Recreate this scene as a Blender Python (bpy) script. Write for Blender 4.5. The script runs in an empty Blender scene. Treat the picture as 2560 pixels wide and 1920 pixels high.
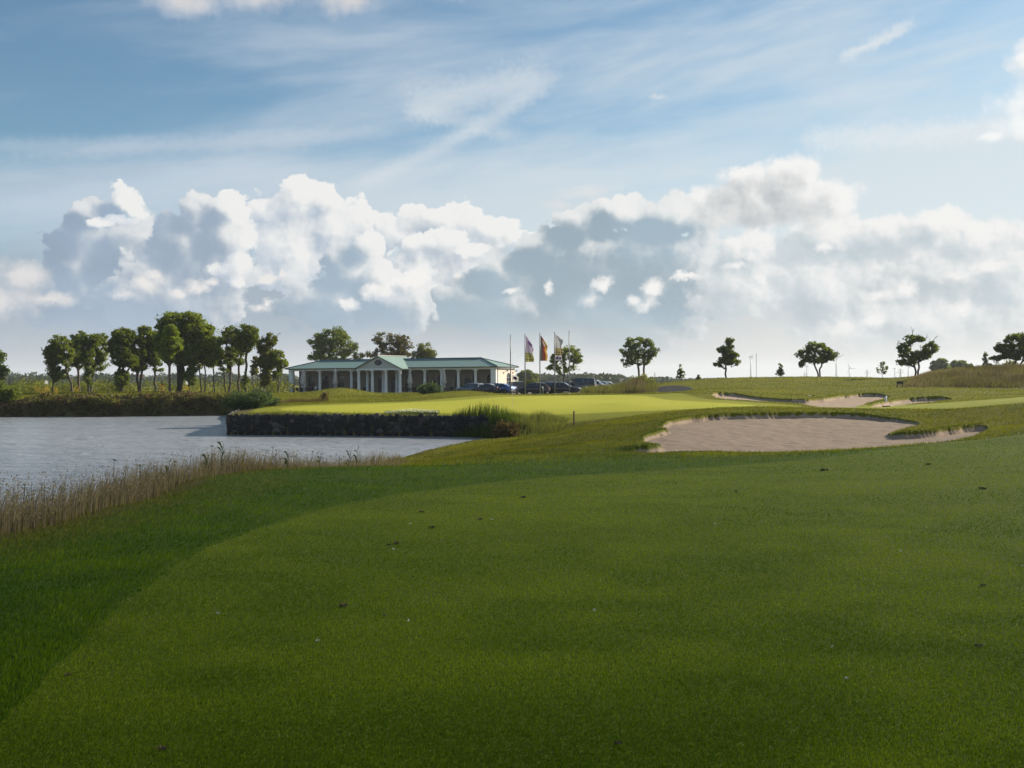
import bpy, math, random
import numpy as np
from mathutils import Vector, Matrix

SC = bpy.context.scene
COL = SC.collection
R = math.radians
rng = np.random.default_rng(7)
random.seed(7)

# ------------------------------------------------------------------ camera
EYE = 1.6                      # eye height above the fairway underfoot (m)
FPX = 2512.0                   # focal length in pixels of the 2560 px wide photograph
ROLL = 0.0052                  # the camera was held very slightly crooked
cam_d = bpy.data.cameras.new('camera')
cam = bpy.data.objects.new('camera', cam_d)
COL.objects.link(cam)
cam_d.sensor_width = 36.0
cam_d.lens = 36.0 * FPX / 2560.0
cam_d.clip_start = 0.1
cam_d.clip_end = 30000.0
cam.location = (0, 0, EYE)
cam.rotation_euler = (Matrix.Rotation(R(90) - math.atan(10.0 / FPX), 3, 'X') @ Matrix.Rotation(-ROLL, 3, 'Z')).to_euler()
SC.camera = cam

# ------------------------------------------------------------------ exposure
SC.view_settings.view_transform = 'Standard'
SC.view_settings.look = 'None'
EXPO = 0.9
SC.view_settings.exposure = EXPO
SC.view_settings.gamma = 1.0
SC.render.engine = 'CYCLES'
SC.cycles.max_bounces = 8
SC.cycles.transparent_max_bounces = 16
SC.cycles.volume_bounces = 0
SC.cycles.sample_clamp_indirect = 4.0

SUN_AZ, SUN_EL = 58.0, 25.0    # degrees clockwise from the view direction, and above the horizon
SUN_DIR = Vector((math.sin(R(SUN_AZ)) * math.cos(R(SUN_EL)), math.cos(R(SUN_AZ)) * math.cos(R(SUN_EL)), math.sin(R(SUN_EL))))

# ------------------------------------------------------------------ node helper
class NT:
    """Small helper for writing shader node trees."""
    def __init__(s, tree):
        s.t = tree; s.n = tree.nodes; s.l = tree.links
    def put(s, sock, v):
        if v is None: return
        if isinstance(v, bpy.types.NodeSocket): s.l.new(v, sock)
        elif isinstance(v, (tuple, list)) and sock.type == 'RGBA' and len(v) == 3: sock.default_value = (*v, 1)
        else: sock.default_value = v
    def math(s, op, a=None, b=None, c=None, clamp=False):
        m = s.n.new('ShaderNodeMath'); m.operation = op; m.use_clamp = clamp
        for k, v in enumerate((a, b, c)): s.put(m.inputs[k], v)
        return m.outputs[0]
    def vec(s, op, a=None, b=None, c=None, out=0):
        m = s.n.new('ShaderNodeVectorMath'); m.operation = op
        for k, v in enumerate((a, b, c)): s.put(m.inputs[k], v)
        return m.outputs[out]
    def mix(s, f, a, b, mode='MIX'):
        m = s.n.new('ShaderNodeMix'); m.data_type = 'RGBA'; m.blend_type = mode
        s.put(m.inputs[0], f); s.put(m.inputs[6], a); s.put(m.inputs[7], b)
        return m.outputs[2]
    def mapr(s, v, a, b, c=0.0, d=1.0, kind='LINEAR'):
        m = s.n.new('ShaderNodeMapRange'); m.interpolation_type = kind
        for k, x in enumerate((v, a, b, c, d)): s.put(m.inputs[k], x)
        return m.outputs[0]
    def smooth(s, v, a, b): return s.mapr(v, a, b, 0.0, 1.0, 'SMOOTHSTEP')
    def sep(s, v):
        m = s.n.new('ShaderNodeSeparateXYZ'); s.put(m.inputs[0], v); return m.outputs
    def comb(s, x=0.0, y=0.0, z=0.0):
        m = s.n.new('ShaderNodeCombineXYZ')
        for k, v in enumerate((x, y, z)): s.put(m.inputs[k], v)
        return m.outputs[0]
    def noise(s, v, scale, detail=4.0, rough=0.5, dist=0.0, dim='3D', color=False, lac=2.0):
        m = s.n.new('ShaderNodeTexNoise'); m.noise_dimensions = dim
        s.put(m.inputs['Vector'], v); m.inputs['Scale'].default_value = scale
        m.inputs['Detail'].default_value = detail; m.inputs['Roughness'].default_value = rough
        m.inputs['Distortion'].default_value = dist; m.inputs['Lacunarity'].default_value = lac
        return m.outputs[1 if color else 0]
    def voro(s, v, scale, detail=0.0, rough=0.5, smooth=None, feature='F1', dim='3D', rnd=1.0, out='Distance'):
        m = s.n.new('ShaderNodeTexVoronoi'); m.voronoi_dimensions = dim
        m.feature = 'SMOOTH_F1' if smooth is not None else feature
        s.put(m.inputs['Vector'], v); m.inputs['Scale'].default_value = scale
        if 'Detail' in m.inputs: m.inputs['Detail'].default_value = detail; m.inputs['Roughness'].default_value = rough
        if smooth is not None: m.inputs['Smoothness'].default_value = smooth
        m.inputs['Randomness'].default_value = rnd
        return m.outputs[out]
    def ramp(s, v, stops, mode='LINEAR'):
        m = s.n.new('ShaderNodeValToRGB'); m.color_ramp.interpolation = mode
        e = m.color_ramp.elements
        while len(e) < len(stops): e.new(0.5)
        for k, (p, c) in enumerate(stops):
            e[k].position = p; e[k].color = (*c, 1) if len(c) == 3 else c
        s.put(m.inputs[0], v); return m.outputs[0]

# ------------------------------------------------------------------ sky: Nishita air with cirrus and banks of cumulus at real bearings
def bearing(px, py):
    """Bearing and elevation (degrees) of a spot in the sky."""
    x = (px - 1280.0) / FPX; z = (950.0 - py - ROLL * (px - 1280.0)) / FPX
    return math.degrees(math.atan(x)), math.degrees(math.atan2(z, math.hypot(1, x)))

world = bpy.data.worlds.new('World')
SC.world = world
world.use_nodes = True
W = NT(world.node_tree)
W.n.clear()
SKYK = 0.1                     # background strength
air = W.n.new('ShaderNodeTexSky'); air.sky_type = 'NISHITA'; air.sun_disc = False
air.sun_elevation = R(SUN_EL); air.sun_rotation = R(SUN_AZ)
air.air_density = 1.0; air.dust_density = 0.6; air.ozone_density = 1.6
tc = W.n.new('ShaderNodeTexCoord')
dx, dy, dz = W.sep(tc.outputs['Generated'])
az = W.math('MULTIPLY', W.math('ARCTAN2', dx, dy), 57.2958)
el = W.math('MULTIPLY', W.math('ARCSINE', dz), 57.2958)
P = W.comb(az, el, 0.0)

def lin(r, g, b):
    f = lambda c: ((c / 255 + 0.055) / 1.055) ** 2.4 if c > 10 else c / 255 / 12.92
    return (f(r), f(g), f(b))
def skyc(r, g, b):
    """A cloud's radiance, given as the colour it shows on screen."""
    return tuple(c / SKYK / 2 ** EXPO for c in lin(r, g, b))

sky = air.outputs[0]
sky = W.mix(1.0, sky, tuple(c / 2 ** EXPO for c in (0.87, 1.11, 1.14)), 'MULTIPLY')

# domain distortion and billows shared by all clouds
warp = W.noise(P, 0.42, 4.0, 0.55, color=True, dim='2D')
warp = W.vec('MULTIPLY', W.vec('SUBTRACT', warp, (0.5, 0.5, 0.5)), (1.1, 0.8, 0))
warp2 = W.noise(P, 2.6, 5.0, 0.62, color=True, dim='2D')
warp2 = W.vec('MULTIPLY', W.vec('SUBTRACT', warp2, (0.5, 0.5, 0.5)), (0.52, 0.44, 0))
Q = W.vec('ADD', W.vec('ADD', P, warp), warp2)
SHIFT = (0.62, 0.50, 0.0)      # towards the sun
Q2 = W.vec('ADD', Q, SHIFT)
Q3 = W.vec('ADD', Q, tuple(c * 1.25 for c in SHIFT))
PW = W.vec('ADD', P, warp2)
PW2 = W.vec('ADD', PW, (0.26, 0.2, 0))
def billow(v):
    a = W.voro(v, 0.62, 3.0, 0.48, smooth=0.35, dim='2D')
    return W.math('SUBTRACT', 0.62, a)
Bn = billow(PW); Bn2 = billow(PW2)
dB = W.math('SUBTRACT', Bn, Bn2)           # fine relief lit from the sun's side
def billow_big(v):
    return W.voro(v, 0.27, 1.0, 0.5, smooth=0.5, dim='2D')
dG = W.math('SUBTRACT', billow_big(W.vec('ADD', Q, (0.6, 0.5, 0))), billow_big(Q))   # broad billows
dB = W.math('MULTIPLY_ADD', dG, 0.8, dB)

tonal = W.smooth(W.noise(W.vec('MULTIPLY', Q, (0.16, 0.22, 0)), 1.0, 3.0, 0.5, dim='2D'), 0.35, 0.65)
tonal = W.math('MAXIMUM', tonal, W.math('MULTIPLY', W.smooth(el, 4.0, 1.5), 0.4))
def envelope(v, blobs, k):
    cur = None
    for (cx, cy, rx, ry) in blobs:
        a, e = bearing(cx, cy); sx = 1.0 / (rx * 0.0218); sy = 1.0 / (ry * 0.0222)
        d = W.vec('LENGTH', W.vec('MULTIPLY_ADD', v, (sx, sy, 0), (-a * sx, -e * sy, 0)), out=1)
        cur = d if cur is None else W.math('SMOOTH_MIN', cur, d, k)
    return W.math('SUBTRACT', 1.0, cur)

PS = W.vec('ADD', P, warp)
PS2 = W.vec('ADD', PS, (0.95, 0.78, 0.0))
def cloud(base, blobs, lit, shade, amp=0.5, soft=0.16, gain=0.3, bias=0.3, rel=1.0, grad=0.75, k=0.3, opac=1.0, core=0.0, rimw=0.45):
    E = envelope(Q, blobs, k)
    Es = envelope(PS, blobs, k)
    E2 = envelope(PS2, blobs, k)
    D = W.math('MULTIPLY_ADD', Bn, amp, E)
    D2 = W.math('MULTIPLY_ADD', Bn2, amp * 0.8, E2)
    a = W.smooth(D, 0.0, soft)
    if opac < 1: a = W.math('MULTIPLY', a, opac)
    # light: smooth turning towards the sun, a bright thin rim, and fine relief
    g = W.math('MAXIMUM', W.math('MINIMUM', W.math('SUBTRACT', Es, E2), 0.9), -0.7)
    L = W.math('MULTIPLY_ADD', g, grad, bias)
    L = W.math('MULTIPLY_ADD', W.smooth(D2, rimw, -0.1), gain, L)
    L = W.math('MULTIPLY_ADD', dB, rel * 0.5, L)
    if core: L = W.math('SUBTRACT', L, W.math('MULTIPLY', W.smooth(Es, 0.3, 1.0), core))
    L = W.smooth(L, -0.08, 1.08)
    c = W.mix(L, W.mix(tonal, shade, tuple(min(v * 1.14, 12) for v in shade)), lit)
    return W.mix(a, base, c)

# cirrus veils and the wind-blown contrail
cz = W.vec('ADD', W.vec('MULTIPLY', P, (0.045, 0.24, 0)), W.vec('MULTIPLY', warp, (0.02, 0.12, 0)))
rot = W.n.new('ShaderNodeVectorRotate'); rot.rotation_type = 'Z_AXIS'; rot.inputs['Angle'].default_value = R(-9)
W.put(rot.inputs['Vector'], P)
cz = W.vec('ADD', W.vec('MULTIPLY', rot.outputs[0], (0.05, 0.26, 0)), W.vec('MULTIPLY', warp, (0.03, 0.05, 0)))
ci = W.noise(cz, 1.0, 5.0, 0.52, 0.2, dim='2D')
ci2 = W.noise(W.vec('MULTIPLY', rot.outputs[0], (0.22, 0.9, 0)), 1.0, 5.0, 0.55, 0.5, dim='2D')
ci = W.math('MULTIPLY_ADD', ci2, 0.11, ci)
side = W.mapr(az, -30.0, 10.0, -0.27, 0.13)
low = W.mapr(el, 9.0, 15.5, 0.42, 0.0)
veil = W.smooth(W.math('ADD', W.math('ADD', ci, side), low), 0.36, 0.98)
sky = W.mix(W.math('MULTIPLY', veil, 0.85), sky, W.mix(W.mapr(az, -25.0, 10.0), skyc(196, 208, 222), skyc(218, 226, 230)))

def streak(base, p0, p1, w, col, op, curve=0.0, rag=0.5):
    a0, e0 = bearing(*p0); a1, e1 = bearing(*p1)
    L = math.hypot(a1 - a0, e1 - e0); ux, uy = (a1 - a0) / L, (e1 - e0) / L
    rel = W.vec('SUBTRACT', W.vec('ADD', P, W.vec('MULTIPLY', warp2, (rag, rag, 0))), (a0, e0, 0))
    t = W.math('DIVIDE', W.vec('DOT_PRODUCT', rel, (ux, uy, 0), out=1), L)
    d = W.vec('DOT_PRODUCT', rel, (-uy, ux, 0), out=1)
    if curve: d = W.math('ADD', d, W.math('MULTIPLY', W.math('MULTIPLY', t, W.math('SUBTRACT', 1.0, t)), curve))
    m = W.smooth(W.math('ABSOLUTE', d), w, 0.0)
    ends = W.math('MULTIPLY', W.smooth(t, -0.03, 0.12), W.smooth(t, 1.03, 0.75))
    m = W.math('MULTIPLY', W.math('MULTIPLY', m, ends), W.math('MULTIPLY_ADD', ci2, op, op * 0.5))
    return W.mix(m, base, col)
sky = streak(sky, (870, 470), (1420, 170), 0.75, skyc(225, 229, 231), 0.42, 1.6, 1.0)
sky = streak(sky, (1010, 270), (1420, 170), 1.7, skyc(222, 227, 230), 0.42, 0.5, 3.0)
sky = streak(sky, (1010, 275), (1330, 350), 0.8, skyc(220, 226, 230), 0.35, -0.6, 1.6)
sky = streak(sky, (-100, 368), (1080, 318), 0.8, skyc(200, 211, 223), 0.45, 0.3, 1.2)
sky = streak(sky, (2095, 150), (2300, 45), 0.5, skyc(228, 232, 234), 0.6, 0.4, 1.5)
sky = streak(sky, (1990, 350), (2560, 312), 1.0, skyc(234, 237, 238), 0.5, 0.3, 3.0)

WHITE = skyc(250, 249, 246); WARMW = skyc(240, 237, 233)
# high wisps at the top and the bright edge at the right
TOPW = skyc(240, 240, 238); GREYL = skyc(166, 181, 200); GREYM = skyc(158, 174, 191); GREYR = skyc(204, 209, 212)
sky = cloud(sky, [(470, 5, 130, 52), (640, -8, 160, 70), (860, -5, 120, 55), (1100, -45, 150, 50)], skyc(224, 218, 214), skyc(196, 202, 212), 0.35, 0.9, 0.2, 0.4, 0.6, opac=0.85)
sky = cloud(sky, [(2600, 150, 110, 60), (2620, 240, 150, 80), (2560, 320, 90, 50), (2490, 345, 60, 22)], skyc(249, 249, 248), skyc(224, 230, 233), 0.5, 0.7, 0.2, 0.5, 0.8)
sky = cloud(sky, [(1480, 480, 130, 34), (1400, 510, 80, 22)], skyc(226, 227, 227), skyc(210, 215, 219), 0.3, 0.9, 0.2, 0.4, 0.5, opac=0.7)
sky = cloud(sky, [(1652, 240, 40, 12)], skyc(226, 230, 233), skyc(214, 222, 228), 0.5, 1.0, 0.1, 0.4, 0.5, opac=0.7)
# grey layer behind the banks, reaching down to the horizon
hz = W.noise(W.vec('MULTIPLY', Q, (0.12, 0.5, 0)), 1.0, 4.0, 0.55, dim='2D')
under = W.smooth(W.math('MULTIPLY_ADD', hz, 3.0, el), 9.6, 6.4)
tone = W.mix(W.smooth(az, -22.0, -4.0), skyc(158, 174, 190), skyc(158, 174, 187))
tone = W.mix(W.smooth(az, 2.0, 18.0), tone, skyc(212, 214, 214))
sky = W.mix(under, sky, tone)
# cumulus banks, farthest first: (cx, cy, rx, ry) in the photograph's pixels, turned into bearings
sky = cloud(sky, [(755, 490, 90, 58), (690, 520, 80, 50), (830, 505, 60, 36), (850, 570, 110, 90), (940, 590, 110, 75), (740, 640, 140, 130), (860, 680, 150, 110)],
            TOPW, skyc(172, 186, 202), 0.6, 0.12, 0.2, 0.55, 1.15, 0.7)
sky = cloud(sky, [(1110, 545, 120, 54), (1010, 585, 90, 50), (1225, 575, 90, 46), (1330, 590, 60, 20), (1160, 620, 170, 70), (1100, 680, 200, 100)],
            TOPW, skyc(170, 184, 199), 0.6, 0.12, 0.2, 0.50, 1.15, 0.7)
sky = cloud(sky, [(240, 530, 60, 46), (320, 500, 55, 46), (215, 590, 80, 70), (200, 650, 90, 110), (330, 640, 130, 110), (420, 680, 120, 110), (300, 760, 230, 110)],
            TOPW, skyc(142, 162, 183), 0.36, 0.09, 0.42, 0.03, 0.5, 0.6)
sky = cloud(sky, [(500, 540, 75, 62), (575, 515, 55, 44), (470, 600, 90, 80), (565, 590, 80, 80), (540, 680, 120, 110), (430, 740, 200, 120)],
            TOPW, skyc(148, 167, 187), 0.42, 0.12, 0.32, 0.14, 0.6, 0.6)
sky = cloud(sky, [(920, 615, 50, 44), (880, 670, 80, 80), (950, 700, 90, 70), (840, 760, 150, 90), (1000, 760, 140, 90)],
            TOPW, skyc(146, 166, 183), 0.45, 0.12, 0.42, 0.04, 0.6, 0.8)
sky = cloud(sky, [(1070, 612, 76, 38), (1130, 600, 60, 34), (1050, 655, 50, 46), (1180, 630, 70, 24)],
            TOPW, skyc(180, 192, 205), 0.55, 0.18, 0.25, 0.48, 1.2, 0.6)
sky = cloud(sky, [(1450, 560, 80, 56), (1560, 530, 90, 50), (1690, 540, 120, 60), (1370, 620, 100, 60), (1270, 680, 100, 70), (1480, 680, 200, 120), (1650, 690, 220, 150), (1220, 760, 160, 90), (1500, 800, 330, 100)],
            TOPW, skyc(146, 167, 181), 0.42, 0.09, 0.60, -0.02, 0.36, 0.45)
sky = cloud(sky, [(1880, 620, 110, 60), (1850, 720, 160, 110), (2080, 590, 180, 70), (2220, 590, 150, 60), (2345, 555, 80, 50), (2450, 600, 120, 60), (2350, 680, 280, 110), (2080, 720, 220, 130), (2550, 680, 150, 130), (2300, 800, 400, 130)],
            skyc(242, 241, 239), skyc(178, 190, 197), 0.46, 0.35, 0.28, 0.38, 1.0, 0.8)
sky = cloud(sky, [(1790, 510, 100, 64), (1880, 460, 100, 60), (1990, 440, 100, 64), (1930, 520, 210, 76), (2070, 500, 90, 66)],
            skyc(245, 244, 242), skyc(176, 182, 187), 0.42, 0.40, 0.25, 0.62, 0.7, 0.5, core=0.42)
# lit turrets and small near puffs in front of the banks
sky = cloud(sky, [(325, 495, 46, 42), (345, 520, 40, 38), (300, 552, 54, 22), (255, 562, 40, 16)], TOPW, skyc(182, 195, 211), 0.45, 0.35, 0.2, 0.50, 1.1)
sky = cloud(sky, [(600, 530, 34, 46), (622, 590, 32, 60), (602, 655, 42, 40), (545, 672, 42, 18), (590, 700, 38, 24)], TOPW, skyc(184, 196, 211), 0.5, 0.4, 0.2, 0.48, 1.2)
for blobs in ([(355, 715, 60, 36), (385, 690, 30, 22), (310, 740, 56, 20)], [(500, 722, 50, 30), (530, 705, 30, 18), (455, 735, 40, 20)], [(650, 770, 50, 17), (672, 757, 24, 17)], [(680, 695, 52, 12), (715, 685, 18, 10)], [(1135, 686, 24, 10)]):
    sky = cloud(sky, blobs, skyc(236, 233, 230), skyc(182, 191, 204), 0.6, 0.85, 0.15, 0.46, 1.0)
sky = cloud(sky, [(50, 690, 90, 55), (20, 740, 110, 80), (120, 745, 90, 30), (-60, 700, 120, 120)], skyc(224, 222, 222), skyc(182, 191, 203), 0.5, 0.8, 0.15, 0.42, 0.9)
sky = cloud(sky, [(880, 767, 40, 20), (960, 737, 66, 32), (1040, 695, 44, 30), (1000, 715, 60, 32)], skyc(245, 243, 240), skyc(176, 188, 202), 0.55, 0.5, 0.2, 0.46, 1.2)
for blobs in ([(1285, 728, 32, 11)], [(1368, 714, 22, 24)]):
    sky = cloud(sky, blobs, skyc(242, 241, 238), skyc(184, 194, 203), 0.65, 0.9, 0.15, 0.5, 1.0)
sky = cloud(sky, [(1475, 747, 46, 28), (1505, 710, 36, 28), (1590, 752, 36, 26), (1640, 715, 58, 46), (1620, 760, 42, 38), (1720, 690, 60, 14)], skyc(245, 243, 240), skyc(186, 197, 205), 0.6, 0.85, 0.2, 0.48, 1.2)
sky = cloud(sky, [(1880, 640, 40, 24), (1930, 590, 26, 50), (1840, 665, 40, 14), (2060, 620, 34, 20)], skyc(242, 241, 239), skyc(208, 213, 216), 0.55, 0.9, 0.15, 0.5, 1.0)
sky = cloud(sky, [(2210, 735, 60, 32), (2270, 720, 40, 34), (2180, 800, 70, 46), (2110, 830, 90, 46), (2400, 690, 60, 24), (2480, 670, 60, 24), (2410, 770, 60, 20)], skyc(241, 240, 238), skyc(211, 215, 217), 0.55, 0.9, 0.15, 0.5, 1.0)

# bright milky band low over the horizon
band = W.smooth(W.math('ADD', el, W.math('MULTIPLY', W.math('SUBTRACT', hz, 0.5), 2.2)), 3.6, 0.4)
sky = W.mix(W.math('MULTIPLY', band, 0.75), sky, W.mix(W.smooth(az, -24.0, 4.0), skyc(196, 199, 204), skyc(218, 216, 211)))
bg = W.n.new('ShaderNodeBackground'); bg.inputs['Strength'].default_value = SKYK
wo = W.n.new('ShaderNodeOutputWorld')
W.l.new(sky, bg.inputs['Color']); W.l.new(bg.outputs[0], wo.inputs['Surface'])
world.cycles.sampling_method = 'MANUAL'; world.cycles.sample_map_resolution = 512

# ------------------------------------------------------------------ sun
sun_d = bpy.data.lights.new('sun', 'SUN'); sun_d.energy = 5.0; sun_d.angle = R(0.5); sun_d.color = (1.0, 0.90, 0.74)
sun = bpy.data.objects.new('sun', sun_d); COL.objects.link(sun)
sun.rotation_euler = (-SUN_DIR).to_track_quat('-Z', 'Y').to_euler()
# ------------------------------------------------------------------ helpers
def lin3(r, g, b): return lin(r, g, b)

def tag(o, label=None, cat=None, group=None, kind=None):
    if label: o['label'] = label
    if cat: o['category'] = cat
    if group: o['group'] = group
    if kind: o['kind'] = kind
    return o

def empty(name, loc, rz=0.0, label=None, cat=None, group=None):
    o = bpy.data.objects.new(name, None); COL.objects.link(o)
    o.location = loc; o.rotation_euler = (0, 0, rz); o.empty_display_size = 0.2
    return tag(o, label, cat, group)

def np_mesh(name, V, F, mats=(), smooth=False, attrs=None, mi=None):
    """Mesh from arrays; F is an (n,k) array or a list of such arrays."""
    me = bpy.data.meshes.new(name)
    V = np.asarray(V, np.float32).reshape(-1, 3)
    Fs = [np.asarray(f, np.int32) for f in (F if isinstance(F, list) else [F])]
    Fs = [f for f in Fs if f.size]
    me.vertices.add(len(V)); me.vertices.foreach_set('co', V.ravel())
    loops = np.concatenate([f.ravel() for f in Fs])
    tot = np.concatenate([np.full(len(f), f.shape[1], np.int32) for f in Fs])
    start = np.concatenate([[0], np.cumsum(tot)[:-1]]).astype(np.int32)
    me.loops.add(len(loops)); me.loops.foreach_set('vertex_index', loops)
    me.polygons.add(len(tot)); me.polygons.foreach_set('loop_start', start)
    me.polygons.foreach_set('loop_total', tot)
    if smooth: me.polygons.foreach_set('use_smooth', np.ones(len(tot), bool))
    if mi is not None: me.polygons.foreach_set('material_index', np.asarray(mi, np.int32))
    for m in mats: me.materials.append(m)
    me.update(calc_edges=True)
    for k, a in (attrs or {}).items():
        a = np.asarray(a, np.float32)
        if a.ndim == 1:
            at = me.attributes.new(k, 'FLOAT', 'POINT'); at.data.foreach_set('value', a)
        else:
            at = me.attributes.new(k, 'FLOAT_COLOR', 'POINT')
            if a.shape[1] == 3: a = np.concatenate([a, np.ones((len(a), 1), np.float32)], 1)
            at.data.foreach_set('color', a.ravel())
    return me

class MB:
    """Collects boxes, tubes, prisms and sheets; build() links them as one mesh object."""
    def __init__(s): s.v = []; s.f = []
    def add(s, vs, fs):
        k = len(s.v); s.v.extend(tuple(map(float, p)) for p in vs); s.f.extend(tuple(i + k for i in f) for f in fs); return s
    def box(s, c, d, rz=0.0, M=None):
        x, y, z = (q / 2 for q in d); ca, sa = math.cos(rz), math.sin(rz)
        vs = []
        for p in ((-x, -y, -z), (x, -y, -z), (x, y, -z), (-x, y, -z), (-x, -y, z), (x, -y, z), (x, y, z), (-x, y, z)):
            q = (p[0] * ca - p[1] * sa + c[0], p[0] * sa + p[1] * ca + c[1], p[2] + c[2])
            vs.append(M @ Vector(q) if M else q)
        return s.add(vs, [(0, 3, 2, 1), (4, 5, 6, 7), (0, 1, 5, 4), (1, 2, 6, 5), (2, 3, 7, 6), (3, 0, 4, 7)])
    def tube(s, pts, rad, n=8, cap=True):
        pts = [Vector(p) for p in pts]
        if not isinstance(rad, (list, tuple)): rad = [rad] * len(pts)
        k = len(s.v); u = None
        for i, p in enumerate(pts):
            d = (pts[min(i + 1, len(pts) - 1)] - pts[max(i - 1, 0)]).normalized()
            if u is None:
                u = d.cross(Vector((0, 0, 1))) if abs(d.z) < 0.9 else d.cross(Vector((1, 0, 0)))
            u = (u - d * u.dot(d)).normalized(); w = d.cross(u)
            for j in range(n):
                a = 2 * math.pi * j / n
                q = p + (u * math.cos(a) + w * math.sin(a)) * rad[i]; s.v.append(tuple(q))
        for i in range(len(pts) - 1):
            for j in range(n):
                a, b = k + i * n + j, k + i * n + (j + 1) % n
                s.f.append((a, b, b + n, a + n))
        if cap:
            s.f.append(tuple(k + j for j in reversed(range(n)))); e = k + (len(pts) - 1) * n
            s.f.append(tuple(e + j for j in range(n)))
        return s
    def lathe(s, prof, n=16, c=(0, 0, 0), sx=1.0, sy=1.0):
        k = len(s.v)
        for r, z in prof:
            for j in range(n):
                a = 2 * math.pi * j / n; s.v.append((c[0] + r * math.cos(a) * sx, c[1] + r * math.sin(a) * sy, c[2] + z))
        for i in range(len(prof) - 1):
            for j in range(n):
                a, b = k + i * n + j, k + i * n + (j + 1) % n; s.f.append((a, b, b + n, a + n))
        s.f.append(tuple(k + j for j in reversed(range(n)))); e = k + (len(prof) - 1) * n
        s.f.append(tuple(e + j for j in range(n)))
        return s
    def prism(s, poly, fn, t0, t1):
        """Extrude a 2-D polygon: fn(a, b, t) gives the point."""
        n = len(poly); k = len(s.v)
        for t in (t0, t1):
            for a, b in poly: s.v.append(tuple(fn(a, b, t)))
        s.f.append(tuple(k + i for i in range(n))); s.f.append(tuple(k + n + i for i in reversed(range(n))))
        for i in range(n):
            j = (i + 1) % n; s.f.append((k + j, k + i, k + n + i, k + n + j))
        return s
    def mesh(s, name, mat, smooth=False):
        me = bpy.data.meshes.new(name); me.from_pydata(s.v, [], s.f); me.update()
        import bmesh
        bm = bmesh.new(); bm.from_mesh(me); bmesh.ops.recalc_face_normals(bm, faces=bm.faces); bm.to_mesh(me); bm.free()
        if smooth:
            me.polygons.foreach_set('use_smooth', np.ones(len(me.polygons), bool))
        if mat: me.materials.append(mat)
        return me
    def build(s, name, mat, parent=None, smooth=False, bevel=0.0, auto=False):
        return link(name, s.mesh(name, mat, smooth), parent, bevel)

def link(name, me, parent=None, bevel=0.0, loc=None):
    o = bpy.data.objects.new(name, me); COL.objects.link(o)
    if parent is not None: o.parent = parent
    if loc is not None: o.location = loc
    if bevel:
        b = o.modifiers.new('bevel', 'BEVEL'); b.width = bevel; b.segments = 2; b.limit_method = 'ANGLE'; b.angle_limit = R(40)
    return o

def copy_tree(o, parent=None):
    c = o.copy(); COL.objects.link(c)
    if parent is not None: c.parent = parent
    for ch in list(o.children): copy_tree(ch, c)
    return c

# ------------------------------------------------------------------ materials
def new_mat(name):
    m = bpy.data.materials.new(name); m.use_nodes = True
    t = NT(m.node_tree); t.n.clear()
    out = t.n.new('ShaderNodeOutputMaterial')
    return m, t, out

def principled(t, out, color, rough=0.6, spec=0.5, metal=0.0, bump=None, bstr=0.3, bdist=0.02, coat=0.0, trans=0.0):
    p = t.n.new('ShaderNodeBsdfPrincipled')
    t.put(p.inputs['Base Color'], color); t.put(p.inputs['Roughness'], rough)
    p.inputs['Specular IOR Level'].default_value = spec; p.inputs['Metallic'].default_value = metal
    p.inputs['Coat Weight'].default_value = coat; p.inputs['Transmission Weight'].default_value = trans
    if bump is not None:
        b = t.n.new('ShaderNodeBump'); b.inputs['Strength'].default_value = bstr; b.inputs['Distance'].default_value = bdist
        t.l.new(bump, b.inputs['Height']); t.l.new(b.outputs[0], p.inputs['Normal'])
    t.l.new(p.outputs[0], out.inputs['Surface'])
    return p

def simple_mat(name, col, rough=0.6, spec=0.4, metal=0.0, var=0.12, scale=3.0, coat=0.0, bump=0.0):
    m, t, out = new_mat(name)
    o = t.n.new('ShaderNodeTexCoord').outputs['Object']
    n = t.noise(o, scale, 5.0, 0.6)
    c = t.mix(n, tuple(x * (1 - var) for x in col), tuple(min(1, x * (1 + var)) for x in col))
    principled(t, out, c, rough, spec, metal, bump=n if bump else None, bstr=bump, coat=coat)
    return m

def leaf_mat(name, col, warm, trans=0.45, rough=0.55):
    """Leaves and blades: own tint per leaf (attribute tint), light coming through from behind."""
    m, t, out = new_mat(name)
    a = t.n.new('ShaderNodeAttribute'); a.attribute_name = 'tint'
    c = t.mix(a.outputs['Fac'], col, warm)
    d = t.n.new('ShaderNodeBsdfPrincipled'); t.put(d.inputs['Base Color'], c); d.inputs['Roughness'].default_value = rough
    d.inputs['Specular IOR Level'].default_value = 0.12
    tr = t.n.new('ShaderNodeBsdfTranslucent')
    t.put(tr.inputs['Color'], t.mix(1.0, c, (1.25, 1.3, 0.6), 'MULTIPLY'))
    x = t.n.new('ShaderNodeMixShader'); x.inputs[0].default_value = trans
    t.l.new(d.outputs[0], x.inputs[1]); t.l.new(tr.outputs[0], x.inputs[2]); t.l.new(x.outputs[0], out.inputs['Surface'])
    return m
# ------------------------------------------------------------------ the lie of the land
WZ = -1.9                                        # level of the pond
def hor(px): return 950.0 - ROLL * (px - 1280.0)
def spot(px, py, Y):
    """World point at forward distance Y on the bearing of a surveyed spot."""
    return np.array([(px - 1280.0) / FPX * Y, Y, EYE - (py - hor(px)) / FPX * Y])
def onwater(px, py):
    Y = (EYE - WZ) * FPX / (py - hor(px)); return ((px - 1280.0) / FPX * Y, Y)

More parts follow.
